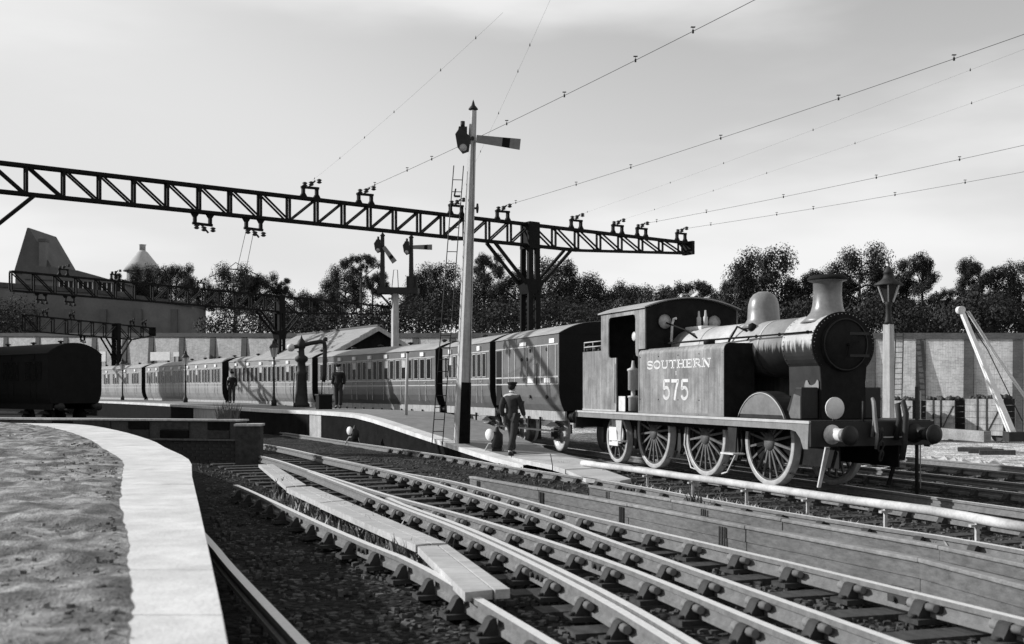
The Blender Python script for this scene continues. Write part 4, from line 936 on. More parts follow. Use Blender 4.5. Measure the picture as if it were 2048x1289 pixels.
# wires
def wire(label, a, bpt, ext, drop, ncl, group='overhead wires', rad=.007, cl=.92):
    a = Vector(a); bpt = Vector(bpt); e = a+(bpt-a)*ext
    R = empty('overhead_wire', a, 0, label, 'overhead wire', group)
    n = 24; P = []
    for i in range(n+1):
        t = i/n; p = a.lerp(e, t); p.z -= drop*4*t*(1-t); P.append(p-a)
    MB().tube(P, rad, 5).build('strand', M_wire, R)
    for k in range(ncl):
        t = (k+.35+.5*hash2(k, ext+ncl+a.x))/ncl; i = int(t*n); p = P[i]
        q = MB().beam(p+Vector((0, 0, .03*cl)), p-Vector((0, 0, .045*cl)), .035*cl, .04*cl)
        if cl > .9: q.box(p.x-.045, p.x+.045, p.y-.02, p.y+.02, p.z+.075, p.z+.092)
        q.beam(p+Vector((0, 0, .08*cl)), p, .009, .009, up=(0, 1, 0)); q.build('wire_clip', M_iron, R)
    return R
zw = 9.15
def br(px): t = gt(px); return (c1[0]+d1_.x*t, c1[1]+d1_.y*t, zw)
def wpt(px, py, z): Y = F*(z-EYE)/(HY-py); return ((px-1024)/F*Y, Y, z)
wire('overhead wire that crosses behind the tall signal arm', br(730), wpt(1220, 137, zw), 1.5, .12, 9)
wire('long dark overhead wire rising right of the tall signal', br(1005), wpt(1807, 143, zw), 1.35, .15, 7)
wire('overhead wire leaving the right edge above the engine chimney', br(1283), wpt(1981, 297, zw), 1.5, .15, 7)
wire('lowest overhead wire leaving the right edge', br(1362), wpt(1981, 350, zw), 1.5, .12, 7)
for lab, p0, p1 in (('faint upper wire left of the tall signal', (620, 380), (870, 145)), ('faint wire just left of the tall signal arm', (912, 400), (1030, 150)), ('faint wire above the lettered engine', (1152, 440), (1900, 150)), ('faint wire high over the engine dome', (1235, 452), (1975, 190))):
    wire(lab, br(p0[0]), wpt(p1[0], p1[1], zw), 1.3, .1, 6, rad=.0018, cl=.55)
# steadying wires under the gantry
a0 = Q(493, 455, 34.9); 
for lab, p, q in (('left stay wire hanging under the nearest gantry', (493, 458), (474, 540)), ('right stay wire hanging under the nearest gantry', (508, 460), (492, 540))):
    A = Q(p[0], p[1], 34.5); B_ = Q(q[0], q[1], 38.5); o = empty('stay_wire', A, 0, lab, 'wire', 'stay wires'); MB().tube([(0, 0, 0), B_-A], .009, 5).build('strand', M_wire, o)
A = Q(474, 541, 38.5); o = empty('catenary_hanger', A, 0, 'spidery wire hanger above the trees at the left', 'wire hanger')
q = MB(); q.tube([(-1.0, 0, -.25), (-.3, 0, .05), (0, 0, .02), (.35, 0, .02), (.8, 0, -.2)], .02, 5); q.tube([(-.4, 0, 0), (-.1, .2, .3), (.4, 0, 0)], .015, 5); q.build('hanger_bow', M_iron, o)

# ------------------------------------------------------------------ semaphore signals
def semaphore(R, x, z, y, ang, Larm, face):
    """arm pivoting at (x,y,z), pointing to +x"""
    E_ = MB(); ca, sa = cos(ang), sin(ang)
    def P(u, w): return (x+u*ca+w*sa, z+u*sa*1.0*1-(-w)*ca if False else z+u*sa+w*ca)
    def quad(u0, u1, m, nm, par=None, w0=.12, w1=.15):
        pts = [(x+u0*ca+w0*sa, z+u0*sa-w0*ca), (x+u1*ca+w1*sa, z+u1*sa-w1*ca), (x+u1*ca-w1*sa, z+u1*sa+w1*ca), (x+u0*ca-w0*sa, z+u0*sa+w0*ca)]
        return MB().prism(pts, y-.012, y+.012, 'y').build(nm, m, R)
    arm = quad(.1, Larm*.62, face, 'signal_arm', None, .10, .125); quad(Larm*.62+.001, Larm*.78, M_steel, 'arm_stripe', None, .125, .135); quad(Larm*.78+.001, Larm, face, 'arm_tip', None, .135, .145)
    q = MB(); q.cyl((x, y-.03, z), (x, y+.08, z), .05, n=10)
    pts = [(x-.08, z+.06), (x-.34, z+.28), (x-.46, z+.10), (x-.40, z-.25), (x-.26, z-.42), (x-.10, z-.36), (x-.06, z-.08)]
    q.prism(pts, y-.015, y+.015, 'y'); q.build('spectacle_plate', M_iron, R)
    MB().lathe([(0, y-.022), (.10, y-.022), (.10, y+.022), (0, y+.022)], 14, (x-.25, 0, z-.26), 'y').build('spectacle_lens', M_glass, R)
    q = MB(); q.box(x-.36, x-.14, y+.05, y+.27, z+.0, z+.32); q.cyl((x-.25, y+.16, z+.32), (x-.25, y+.16, z+.48), .06, n=10); q.build('signal_lamp', M_iron, R)
def tall_signal():
    base = Vector((-1.36, 28.6, .2)); R = empty('tall_signal', base, .12, 'tall white-fronted wooden signal post with one raised arm and ladder', 'signal')
    lean = Vector((.33, .0, 9.05))
    MB().beam((0, 0, 0), lean, .335, .335, up=(.90, .43, 0), w2=.14, h2=.14).build('post', M_post, R, .012)
    MB().beam(lean*.002, lean*.20, .335, .335, up=(.90, .43, 0), w2=.30, h2=.30)
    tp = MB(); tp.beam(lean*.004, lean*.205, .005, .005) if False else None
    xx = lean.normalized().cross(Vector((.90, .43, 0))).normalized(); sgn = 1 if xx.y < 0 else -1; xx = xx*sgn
    tp.beam(lean*.005+xx*.176, lean*.20+xx*.158, .012, .335, up=Vector((.90, .43, 0)), w2=.012, h2=.295); tp.build('dark_base_strip', M_dkface, R)  # near-black strip on one face of the lower post
    q = MB().lathe([(.05, 0), (.13, .03), (.12, .06), (.05, .14), (.03, .22), (0, .3)], 12, tuple(lean)); q.build('finial', M_iron, R)
    semaphore(R, .30, 8.28, -.14, -.10, 1.28, M_arm)
    ld = MB(); 
    for s in (-1, 1): ld.tube([(-.62+s*.14, .15, .15), (-.05+s*.13, .12, 7.6)], .014, 5)
    k = .5
    while k < 7.4: t = (k-.15)/7.45; x = -.62+.57*t; ld.cyl((x-.14, .15-.03*t, k), (x+.14, .15-.03*t, k), .011, n=5); k += .32
    ld.build('ladder', M_iron, R)
    for z in (3.9, 2.9, 5.6): MB().beam((-.25, .1, z), (.15, .02, z), .02, .02).build('ladder_bracket', M_iron, R)
    MB().cyl((.20, -.17, 0.5), (.34, -.12, 8.2), .009, n=5).build('signal_rod', M_iron, R)
    q = MB(); q.lathe([(0, 0), (.13, .02), (.13, .06), (0, .08)], 16, (.40, .0, 6.45), 'x'); q.beam((.2, 0, 6.45), (.44, 0, 6.45), .05, .05); q.build('pulley', M_iron, R)
    q = MB(); q.beam((-.02, -.05, 6.75), (-.18, -.05, 6.75), .05, .05); q.beam((-.18, -.05, 6.75), (-.14, -.05, 6.95), .04, .04); q.build('crank', M_iron, R)
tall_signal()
def bracket_signal():
    Y = 57.0; P = Q(790, 700, Y); base = Vector((P.x, P.y, -.2)); R = empty('bracket_signal', base, 0, 'twin-armed bracket signal on a raised platform above the shed', 'signal')
    zp = Q(790, 588, Y).z+.2
    MB().beam((0, 0, 0), (0, 0, zp), .36, .36, up=(.90, .43, 0), w2=.3, h2=.3).build('post', M_post, R)
    MB().box(-.9, 1.25, -.5, .5, zp, zp+.3).build('platform', M_iron, R)
    q = MB(); q.beam((-.1, 0, zp-.8), (-.8, 0, zp), .1, .1, up=(0, 1, 0)); q.beam((.1, 0, zp-.8), (1.1, 0, zp), .1, .1, up=(0, 1, 0)); q.build('bracket', M_iron, R)
    for x, ang, top in ((-.66, -.95, 3.05), (.86, .0, 2.95)):
        MB().beam((x, 0, zp+.3), (x, 0, zp+top), .25, .25, up=(0, 1, 0), w2=.18, h2=.18).build('doll_post', M_iron, R)
        semaphore(R, x+.02, zp+top-.5, -.15, ang, 1.1, M_arm)
        MB().lathe([(.12, 0), (.14, .04), (.02, .2), (0, .25)], 10, (x, 0, zp+top)).build('finial', M_iron, R)
    MB().box(.6, 1.15, .1, .4, zp+.3, zp+.95).build('lamp_box', M_iron, R)
    q = MB(); q.tube([(-.2, .3, zp+.3), (-.1, .3, zp+1.3), (.1, .3, zp+1.3), (.15, .3, zp+.3)], .02, 5); q.build('handrail', M_iron, R)
bracket_signal()
def ground_disc(px, py, z, label, s=1.0):
    b0 = G(px, py, z); R = empty('ground_signal', b0, 0, label, 'ground signal', 'small ground signals')
    MB().box(-.11*s, .11*s, -.1*s, .1*s, 0, .12*s).build('base', M_iron, R); MB().lathe([(.08*s, .12*s), (.13*s, .14*s), (.13*s, .42*s), (.06*s, .5*s), (.03*s, .58*s), (0, .6*s)], 12).build('lamp_body', M_iron, R)
    q = MB().lathe([(0, -.015), (.145*s, -.015), (.145*s, .015), (0, .015)], 20, axis='x'); d = q.build('disc', M_white, R); d.location = (-.16*s, -.05, .42*s); d.rotation_euler = (0, 0, 1.0); d.scale = (.78, .78, .9)
    q = MB(); q.tube([(-.3*s, -.05, 0), (-.18*s, -.05, .22*s), (.1*s, -.05, .22*s), (.16*s, -.05, 0)], .02, 6); q.build('legs', M_bead, R)
ground_disc(994, 908, .2, 'white disc ground signal beside the walking man', 1.15)
ground_disc(710, 889, .12, 'small ground signal standing alone by the curved rail', 1.0)

# ------------------------------------------------------------------ lamps
def platform_lamp(P, h, label):
    R = empty('platform_lamp', P, .4, label, 'lamp post', 'gas lamps on the island platform')
    MB().lathe([(.13, 0), (.13, .25), (.08, .3), (.055, .5), (.05, 1.2), (.075, 1.25), (.04, 1.32), (.035, h-.55), (.07, h-.5), (.03, h-.45)], 12).build('column', M_iron, R)
    MB().beam((-.25, 0, h-.65), (.25, 0, h-.65), .025, .025).build('ladder_bar', M_iron, R)
    MB().lathe([(.10, h-.45), (.20, h-.02)], 6, smooth=False).build('lantern_glass', M_glass, R)
    MB().lathe([(.23, h-.02), (.22, h+.02), (.08, h+.2), (.09, h+.24), (.05, h+.34), (0, h+.4)], 8, smooth=False).build('lantern_hood', M_iron, R)
    q = MB()
    for k in range(6): a = 2*pi*k/6; q.beam((.10*cos(a), .10*sin(a), h-.45), (.205*cos(a), .205*sin(a), h-.02), .018, .018)
    q.build('lantern_frame', M_white, R)
for px, Y, h, lab in ((548, 50.5, 2.75, 'platform lamp nearest to the water crane'), (371, 64, 2.7, 'platform lamp in the middle with a dark box on it'), (245, 78, 2.65, 'farthest platform lamp, close to the dark carriage')):
    platform_lamp(Vector(((px-1024)/F*Y, Y, 1.05)), h, lab)
def yard_lamp():
    P = Vector(((1777-1024)/F*29, 29, -.2)); R = empty('yard_lamp', P, .15, 'large yard lamp on a square wooden post beyond the engine front', 'lamp post')
    MB().beam((0, 0, 0), (0, 0, 3.78), .24, .24, up=(.86, .5, 0), w2=.21, h2=.21).build('post', M_post, R, .012)
    MB().lathe([(.13, 3.78), (.10, 3.86), (.075, 4.0), (.075, 4.3), (.13, 4.38)], 10).build('post_top', M_iron, R)
    MB().lathe([(.13, 4.38), (.30, 4.84)], 6, smooth=False).build('lantern_glass', M_black, R)
    q = MB()
    for k in range(6): a = 2*pi*k/6; q.beam((.135*cos(a), .135*sin(a), 4.38), (.31*cos(a), .31*sin(a), 4.84), .035, .035)
    q.build('lantern_frame', M_bead, R)
    MB().lathe([(.38, 4.82), (.385, 4.85), (.20, 4.97), (.15, 5.02), (.12, 5.14), (.15, 5.16), (.10, 5.24), (.05, 5.33), (0, 5.36)], 20).build('lantern_hood', M_iron, R)
yard_lamp()
P = LP(-3.6, 2.55, -.15); o = empty('thin_post', (7.25, 19.25, -.15), 0, 'thin dark iron rod standing beside the far buffer', 'post'); MB().cyl((0, 0, 0), (0, 0, 2.02), .035, n=8).build('rod', M_iron, o); MB().cyl((.08, .05, .2), (.08, .05, 1.95), .012, n=6).build('stay', M_bead, o)

# ------------------------------------------------------------------ water crane
def water_crane():
    Y = 47.5; P = Vector(((603-1024)/F*Y, Y, 1.05)); R = empty('water_crane', P, .25, 'dark cast iron water crane with swan-neck arm on the platform', 'water crane')
    MB().lathe([(.36, 0), (.36, .12), (.29, .2), (.26, .6), (.22, 1.4), (.26, 1.5), (.20, 1.6), (.17, 1.95), (.28, 2.05), (.28, 2.2), (.14, 2.3), (.12, 2.55), (.17, 2.62), (.20, 2.75), (.16, 2.9), (.06, 3.02), (0, 3.2)], 20).build('column', M_iron, R)
    MB().tube([(-.5, 0, 2.62), (-.1, 0, 2.68), (.4, 0, 2.82), (.85, 0, 2.90), (.98, 0, 2.86), (1.02, 0, 2.72), (1.02, 0, 2.45)], .095, 12).build('arm', M_iron, R)
    MB().ball((-.46, 0, 2.62), .18, 14).build('counterweight', M_pale, R)
    MB().tube([(1.02, 0, 2.6), (1.02, 0, 2.0), (1.0, 0, 1.45), (.96, 0, 1.1)], [.10, .10, .085, .08], 10).build('hose', M_iron, R)
    MB().cyl((.90, 0, 1.1), (.88, 0, .55), .025, n=6).build('pull_chain', M_iron, R)
    MB().tube([(-.33, -.1, .0), (-.36, -.1, .8), (-.30, -.1, 1.5)], .025, 6).build('valve_rod', M_iron, R)
water_crane()
P = Vector(((648-1024)/F*42, 42, 1.05)); o = empty('crate', P, .5, 'dark box on the platform edge next to the water crane', 'box')
MB().box(-.27, .27, -.2, .2, 0, .54).build('body', M_dark, o, .01); MB().box(-.30, .30, -.23, .23, .54, .59).build('lid', M_iron, o)
Y = 36; P = Vector(((812-1024)/F*Y, Y, .9)); o = empty('notice_post', P, 0, 'thin pale post standing on the platform ramp', 'post'); MB().cyl((0, 0, 0), (.05, 0, 2.15), .055, .045, n=10).build('pole', M_bead, o); MB().cyl((.05, 0, 2.15), (.05, 0, 2.2), .06, n=10).build('cap', M_iron, o)

# ------------------------------------------------------------------ people
def skin(name, verts, edges, radii, m, parent, sub=1):
    me = bpy.data.meshes.new(name); me.from_pydata(verts, edges, []); o = bpy.data.objects.new(name, me); COL.objects.link(o)
    md = o.modifiers.new('skin', 'SKIN'); md.branch_smoothing = .3; md.use_smooth_shade = True
    for i, r in enumerate(radii):
        sv = me.skin_vertices[0].data[i]; r = r if isinstance(r, tuple) else (r, r); sv.radius = r; sv.use_root = (i == 0)
    s = o.modifiers.new('sub', 'SUBSURF'); s.levels = sub; s.render_levels = sub
    bpy.context.view_layer.update(); dg = bpy.context.evaluated_depsgraph_get()
    me2 = bpy.data.meshes.new_from_object(o.evaluated_get(dg)); o.modifiers.clear(); o.data = me2; me2.name = name
    for p in me2.polygons: p.use_smooth = True
    me2.materials.clear(); me2.materials.append(m); o.parent = parent; return o
def person(loc, rz, label, stride=.2, arm=.1, h=1.75, coat=None, hat='cap', armR=None):
    k = h/1.75; R = empty('person', loc, rz, label, 'person', 'railway men'); S = lambda *p: tuple(c*k for c in p)
    # facing +x ; left is +y
    hipL, hipR = (0, .09, .92), (0, -.09, .92); kneL, kneR = (stride*.45, .10, .50), (-stride*.25, -.10, .50)
    ankL, ankR = (stride*.55, .10, .09), (-stride*.75, -.10, .10)
    shL, shR = (-.01, .19, 1.43), (-.01, -.19, 1.43); elL, elR = (-arm-.03, .225, 1.15), (arm-.03, -.225, 1.15); wrL, wrR = (-arm+.06, .225, .90), (arm+.12, -.225, .92)
    V_ = [(0, 0, .95), (0, 0, 1.12), (.0, 0, 1.30), (-.005, 0, 1.43), (0, 0, 1.50), (.015, 0, 1.56), (.025, 0, 1.645), (.02, 0, 1.70), (.115, 0, 1.62), (.02, .085, 1.62), (.02, -.085, 1.62),
          hipL, kneL, ankL, (ankL[0]+.13, .11, .035), hipR, kneR, ankR, (ankR[0]+.13, -.11, .045), shL, elL, wrL, shR, elR, wrR]
    Ed = [(0, 1), (1, 2), (2, 3), (3, 4), (4, 5), (5, 6), (6, 7), (6, 8), (6, 9), (6, 10), (0, 11), (11, 12), (12, 13), (13, 14), (0, 15), (15, 16), (16, 17), (17, 18), (3, 19), (19, 20), (20, 21), (3, 22), (22, 23), (23, 24)]
    Ra = [.12, .115, .13, .09, .055, .06, (.082, .095), .07, .012, .014, .014, .085, .06, .04, .03, .085, .06, .04, .03, .06, .045, .032, .06, .045, .032]
    for w, sy in ((21, 1), (24, -1)):
        wx, wy, wzz = V_[w]; b0 = len(V_)
        V_.append((wx+.02, wy, wzz-.07)); Ed.append((w, b0)); Ra.append((.034, .018))
        for fi, (dx, ln) in enumerate(((.030, .068), (.010, .078), (-.010, .072), (-.028, .056))):
            i1 = len(V_); V_.append((wx+.02+dx, wy, wzz-.10)); V_.append((wx+.03+dx, wy-.008*sy, wzz-.10-ln*.55)); V_.append((wx+.03+dx, wy-.025*sy, wzz-.10-ln)); Ed += [(b0, i1), (i1, i1+1), (i1+1, i1+2)]; Ra += [.0095, .009, .008]
        i1 = len(V_); V_ += [(wx+.055, wy-.012*sy, wzz-.075), (wx+.07, wy-.016*sy, wzz-.115)]; Ed += [(w, i1), (i1, i1+1)]; Ra += [.011, .009]
    f = lambda r: tuple(q*k for q in r) if isinstance(r, tuple) else r*k
    skin('body', [S(*p) for p in V_], Ed, [f(r) for r in Ra], M_skin, R, 1)
    C = coat or M_cloth
    V2 = [(0, 0, .80), (0, 0, 1.0), (0, 0, 1.15), (0, 0, 1.32), (-.005, 0, 1.47), shL, elL, (wrL[0]*.9+elL[0]*.1, wrL[1], wrL[2]+.03), shR, elR, (wrR[0]*.9+elR[0]*.1, wrR[1], wrR[2]+.03)]
    skin('jacket', [S(*p) for p in V2], [(0, 1), (1, 2), (2, 3), (3, 4), (4, 5), (5, 6), (6, 7), (4, 8), (8, 9), (9, 10)], [f(r) for r in [(.165, .19), (.15, .175), (.145, .165), (.16, .19), (.115, .135), .098, .074, .058, .098, .074, .058]], C, R, 1)
    V3 = [(0, 0, .95), hipL, kneL, (ankL[0], ankL[1], .10), hipR, kneR, (ankR[0], ankR[1], .11)]
    skin('trousers', [S(*p) for p in V3], [(0, 1), (1, 2), (2, 3), (0, 4), (4, 5), (5, 6)], [f(r) for r in [.13, .115, .085, .085, .115, .085, .085]], M_cloth2, R, 1)
    for an, sy in ((ankL, 1), (ankR, -1)):
        skin('boot', [S(an[0]-.05, an[1], .05), S(an[0], an[1], .05), S(an[0]+.12, an[1]+.01*sy, .04), S(an[0]+.19, an[1]+.015*sy, .035), S(an[0]-.01, an[1], .14)], [(0, 1), (1, 2), (2, 3), (1, 4)], [f(r) for r in [.045, .05, .045, .032, .05]], M_boot, R, 1)
    MB().tube([S(.012+.066*cos(a), .066*sin(a), 1.545+.012*cos(a)) for a in [2*pi*i/14 for i in range(14)]], .014*k, 6, closed=True).build('collar', M_white, R)
    if hat == 'cap':
        q = MB(); q.lathe([(.092*k, 1.665*k), (.098*k, 1.70*k), (.125*k, 1.745*k), (.12*k, 1.765*k), (.0, 1.775*k)], 18, (.012*k, 0, 0))
        q.prism([S(.09, -.07)[:2], S(.15, -.05)[:2], S(.17, 0)[:2], S(.15, .05)[:2], S(.09, .07)[:2]], 1.668*k, 1.68*k, 'z'); q.build('cap', M_cloth, R)
    else:
        MB().lathe([(.15*k, 1.685*k), (.15*k, 1.695*k), (.10*k, 1.70*k), (.10*k, 1.77*k), (0, 1.80*k)], 18, (.012*k, 0, 0)).build('hat', M_cloth, R)
    for s in (-1, 1): MB().ball(S(.103, s*.034, 1.648), .010*k, 6).build('eye', M_iron, R)
    q = MB(); q.ball(S(-.02, 0, 1.65), .098*k, 12, sq=(.95, .92, .85)); q.build('hair', M_cloth, R)
    return R
Yp = 26.3; person(Vector(((1024-1024)/F*Yp, Yp, .205)), radians(62), 'man in a dark jacket and peaked cap walking beside the train', .42, .10, 1.78, M_cloth2)
person(Vector(((677-1024)/F*43.5, 43.5, 1.05)), radians(-100), 'man in a dark suit standing by the box at the water crane', .1, .03, 1.78)
person(Vector(((464-1024)/F*60, 60, 1.05)), radians(-80), 'distant man in dark clothes farther along the platform', .1, .05, 1.75)

# ------------------------------------------------------------------ shed with pale slate roof behind the train
def shed():
    A = Q(757, 653, 70.0); B_ = Q(596, 667, 82.0); B_.z = A.z; d = (B_-A); Ln = d.length; R = empty('goods_shed', (A.x, A.y, -1), atan2(d.y, d.x), 'goods shed with a pale slate roof behind the carriages', 'shed'); zt = A.z+1
    hw = 4.6; ze = zt-2.35
    MB().prism([(-hw+.3, 0), (hw-.3, 0), (hw-.3, ze), (0, zt-.15), (-hw+.3, ze)], .3, Ln-.3, 'x').build('walls', M_dkface, R)
    n = 7
    for s in (-1, 1):
        for i in range(n):
            t0, t1 = i/n, (i+1)/n
            P = lambda t, up: (s*hw*t, zt-(zt-ze+.15)*t+up)
            a, b_ = P(t0, .02), P(t1, .05)
            MB().prism([a, b_, (b_[0], b_[1]-.06), (a[0], a[1]-.06)], 0, Ln, 'x').build('slate_course', M_slate, R)
        MB().prism([(0, zt), (s*hw, ze-.15), (s*hw, ze-.42), (0, zt-.3)], -.06, .0, 'x').build('bargeboard', M_sole, R)
    MB().box(-.05, Ln, -.1, .1, zt+.0, zt+.12).build('ridge_tile', M_farroof, R)
    MB().beam((2.6, hw*.25, zt-.42), (2.6, hw*.62, zt-1.37), .1, .12)
    MB().lathe([(.15, 0), (.15, .25), (0, .3)], 10, (3.6, 2.2, zt-.9)).build('roof_vent', M_iron, R)
shed()

# ------------------------------------------------------------------ coal wagons, wall ladder, crane jib, kerb at the right
def wagon(px, Y, z0, Lw, D, Hh, label, lumps=True):
    d = Vector((.6, -.8, 0)); P = Vector(((px-1024)/F*Y, Y, z0)); far = Vector((.8, .6, 0)); o = P+d*Lw/2+far*D/2
    R = empty('coal_wagon', o, atan2(d.y, d.x), label, 'wagon', 'open wagons in the yard')
    zb = .62; n = 5
    for r_ in range(n):
        a, b_ = zb+Hh*r_/n, zb+Hh*(r_+1)/n-.02
        for s in (-1, 1): MB().box(-Lw/2, Lw/2, min(s*D/2, s*(D/2-.06)), max(s*D/2, s*(D/2-.06)), a, b_).build('plank', M_wagon, R)
        for s in (-1, 1): MB().box(min(s*Lw/2, s*(Lw/2-.05))+.0, max(s*Lw/2, s*(Lw/2-.05)), -D/2+.062, D/2-.062, a, b_).build('end_plank', M_dark if s > 0 else M_wagon, R)  # shade of the near end put into its colour; far end keeps board paint
    MB().box(-Lw/2, Lw/2, -D/2+.03, D/2-.03, zb-.26, zb-.01).build('underframe', M_sole, R)
    for x in (-.16*Lw, .08*Lw): MB().box(x-.05, x+.05, -D/2-.03, -D/2, zb-.2, zb+Hh).build('strap', M_iron, R)
    MB().beam((.12*Lw, -D/2-.02, zb), (.46*Lw, -D/2-.02, zb+Hh*.8), .03, .06, up=(0, 1, 0)).build('brace', M_iron, R)
    for x in (-.32*Lw, .32*Lw):
        for s in (-1, 1):
            w = MB().lathe([(0, 0), (.06, -.03), (.3, 0), (.32, -.02), (.36, -.02), (.36, .08), (0, .08)], 18, axis='y').build('wheel', M_iron, R); w.location = (x, s*(D/2-.2), .36); w.rotation_euler = (0, 0, 0 if s < 0 else pi)
    if lumps:
        q = MB(); rn = random.Random(int(px))
        for k in range(60): q.ball((-Lw/2+.15+(Lw-.3)*rn.random(), (-D/2+.15)+(D-.3)*rn.random(), zb+Hh-.1+.2*rn.random()), .1+.1*rn.random(), 6)
        tag(q.build('coal', M_coal, R), kind='stuff')
wagon(1734, 62, -1.05, 2.9, 1.4, 1.65, 'open wagon half hidden behind the yard lamp post')
wagon(1846, 62, -1.05, 1.95, 1.3, 1.65, 'short plank wagon between the yard lamp and the crane jib')
wagon(1930, 60, -1.05, 2.2, 1.3, 1.75, 'plank wagon beneath the pale crane jib')
p0, _ = wall_hit(1798); o = empty('wall_ladder', (p0.x-.35, p0.y-.8, -1.2), atan2(wdir.y, wdir.x), 'ladder leaning on the brick wall behind the yard lamp', 'ladder')
q = MB(); ht = wz(p0.y)+1.2
for s in (-1, 1): q.beam((s*.24, -.3, 0), (s*.24, .45, ht), .06, .06)
k = .3
while k < ht: q.beam((-.24, -.3+.75*k/ht, k), (.24, -.3+.75*k/ht, k), .04, .04); k += .34
q.build('ladder_frame', M_iron, o)
def jib():
    Y = 45.0; A = Q(1921, 618, Y); B_ = Q(2026, 872, Y); R = empty('yard_crane', (B_.x, B_.y, -.9), 0, 'white crane jib leaning at the right edge of the yard', 'crane'); o = Vector((B_.x, B_.y, -.9))
    a, b_ = A-o, B_-o
    for s in (-1, 1): MB().beam(b_+Vector((0, s*.12, 0)), a+Vector((0, s*.06, 0)), .22, .16, up=(0, 1, 0), w2=.13, h2=.12).build('jib_timber', M_white, R)
    MB().cyl(a+Vector((.0, -.15, -.05)), a+Vector((0, .15, -.05)), .16, n=14).build('jib_pulley', M_pale, R)
    for s in (-1, 1): MB().tube([a+Vector((.3, s*.1, -.1)), Q(1990, 708, Y)-o+Vector((0, s*.1, 0)), Q(2075, 830, Y)-o+Vector((0, s*.1, 0))], .03, 6).build('tie_rod', M_pale, R)
    MB().tube([a+Vector((.05, 0, -.1)), Q(1975, 700, Y)-o, b_+Vector((.4, 0, .6))], .02, 6).build('hoist_chain', M_iron, R)
    MB().lathe([(.45, 0), (.45, .25), (.22, .35), (.2, 2.2), (.1, 2.3)], 14, (b_.x+1.0, 0, 0)).build('crane_post', M_iron, R); MB().box(b_.x-.3, b_.x+1.3, -.3, .3, .55, .95).build('jib_foot', M_iron, R)
jib()
a, b_ = G(1872, 866, -.35), G(1975, 874, -.35); o = empty('kerb_wall', a, 0, 'low pale concrete kerb between the buffer and the wagons', 'kerb'); MB().beam((0, 0, 0), b_-a, .35, .5).build('kerb', M_cap, o)
q = MB(); rn = random.Random(8)
for k in range(420):
    px = 1845+200*rn.random(); py = 884+44*rn.random(); z = -.15; p = G(px, py, z); p.z = ground_z(p.x, p.y); e = .06+.16*rn.random()**2
    q.add([(p.x+c[0]*e*(1+.6*rn.random()), p.y+c[1]*e, p.z+c[2]*e*.7) for c in base], fs)
tag(q.build('rubble', mat('pale_rubble', .48, .3, 2, .95)), kind='stuff')
for i in range(3):
    p = G(1950+i*22, 900+i*3, -.1); o = MB().beam((-.5, 0, 0), (.5, -.05, .02), .25, .14).build('old_sleeper', M_sleeper); o.location = p; o.rotation_euler = (0, 0, -.5+.1*i); tag(o, ['left', 'middle', 'right'][i]+'most of three dark timbers lying on the pale rubble', 'timber', 'loose timbers')

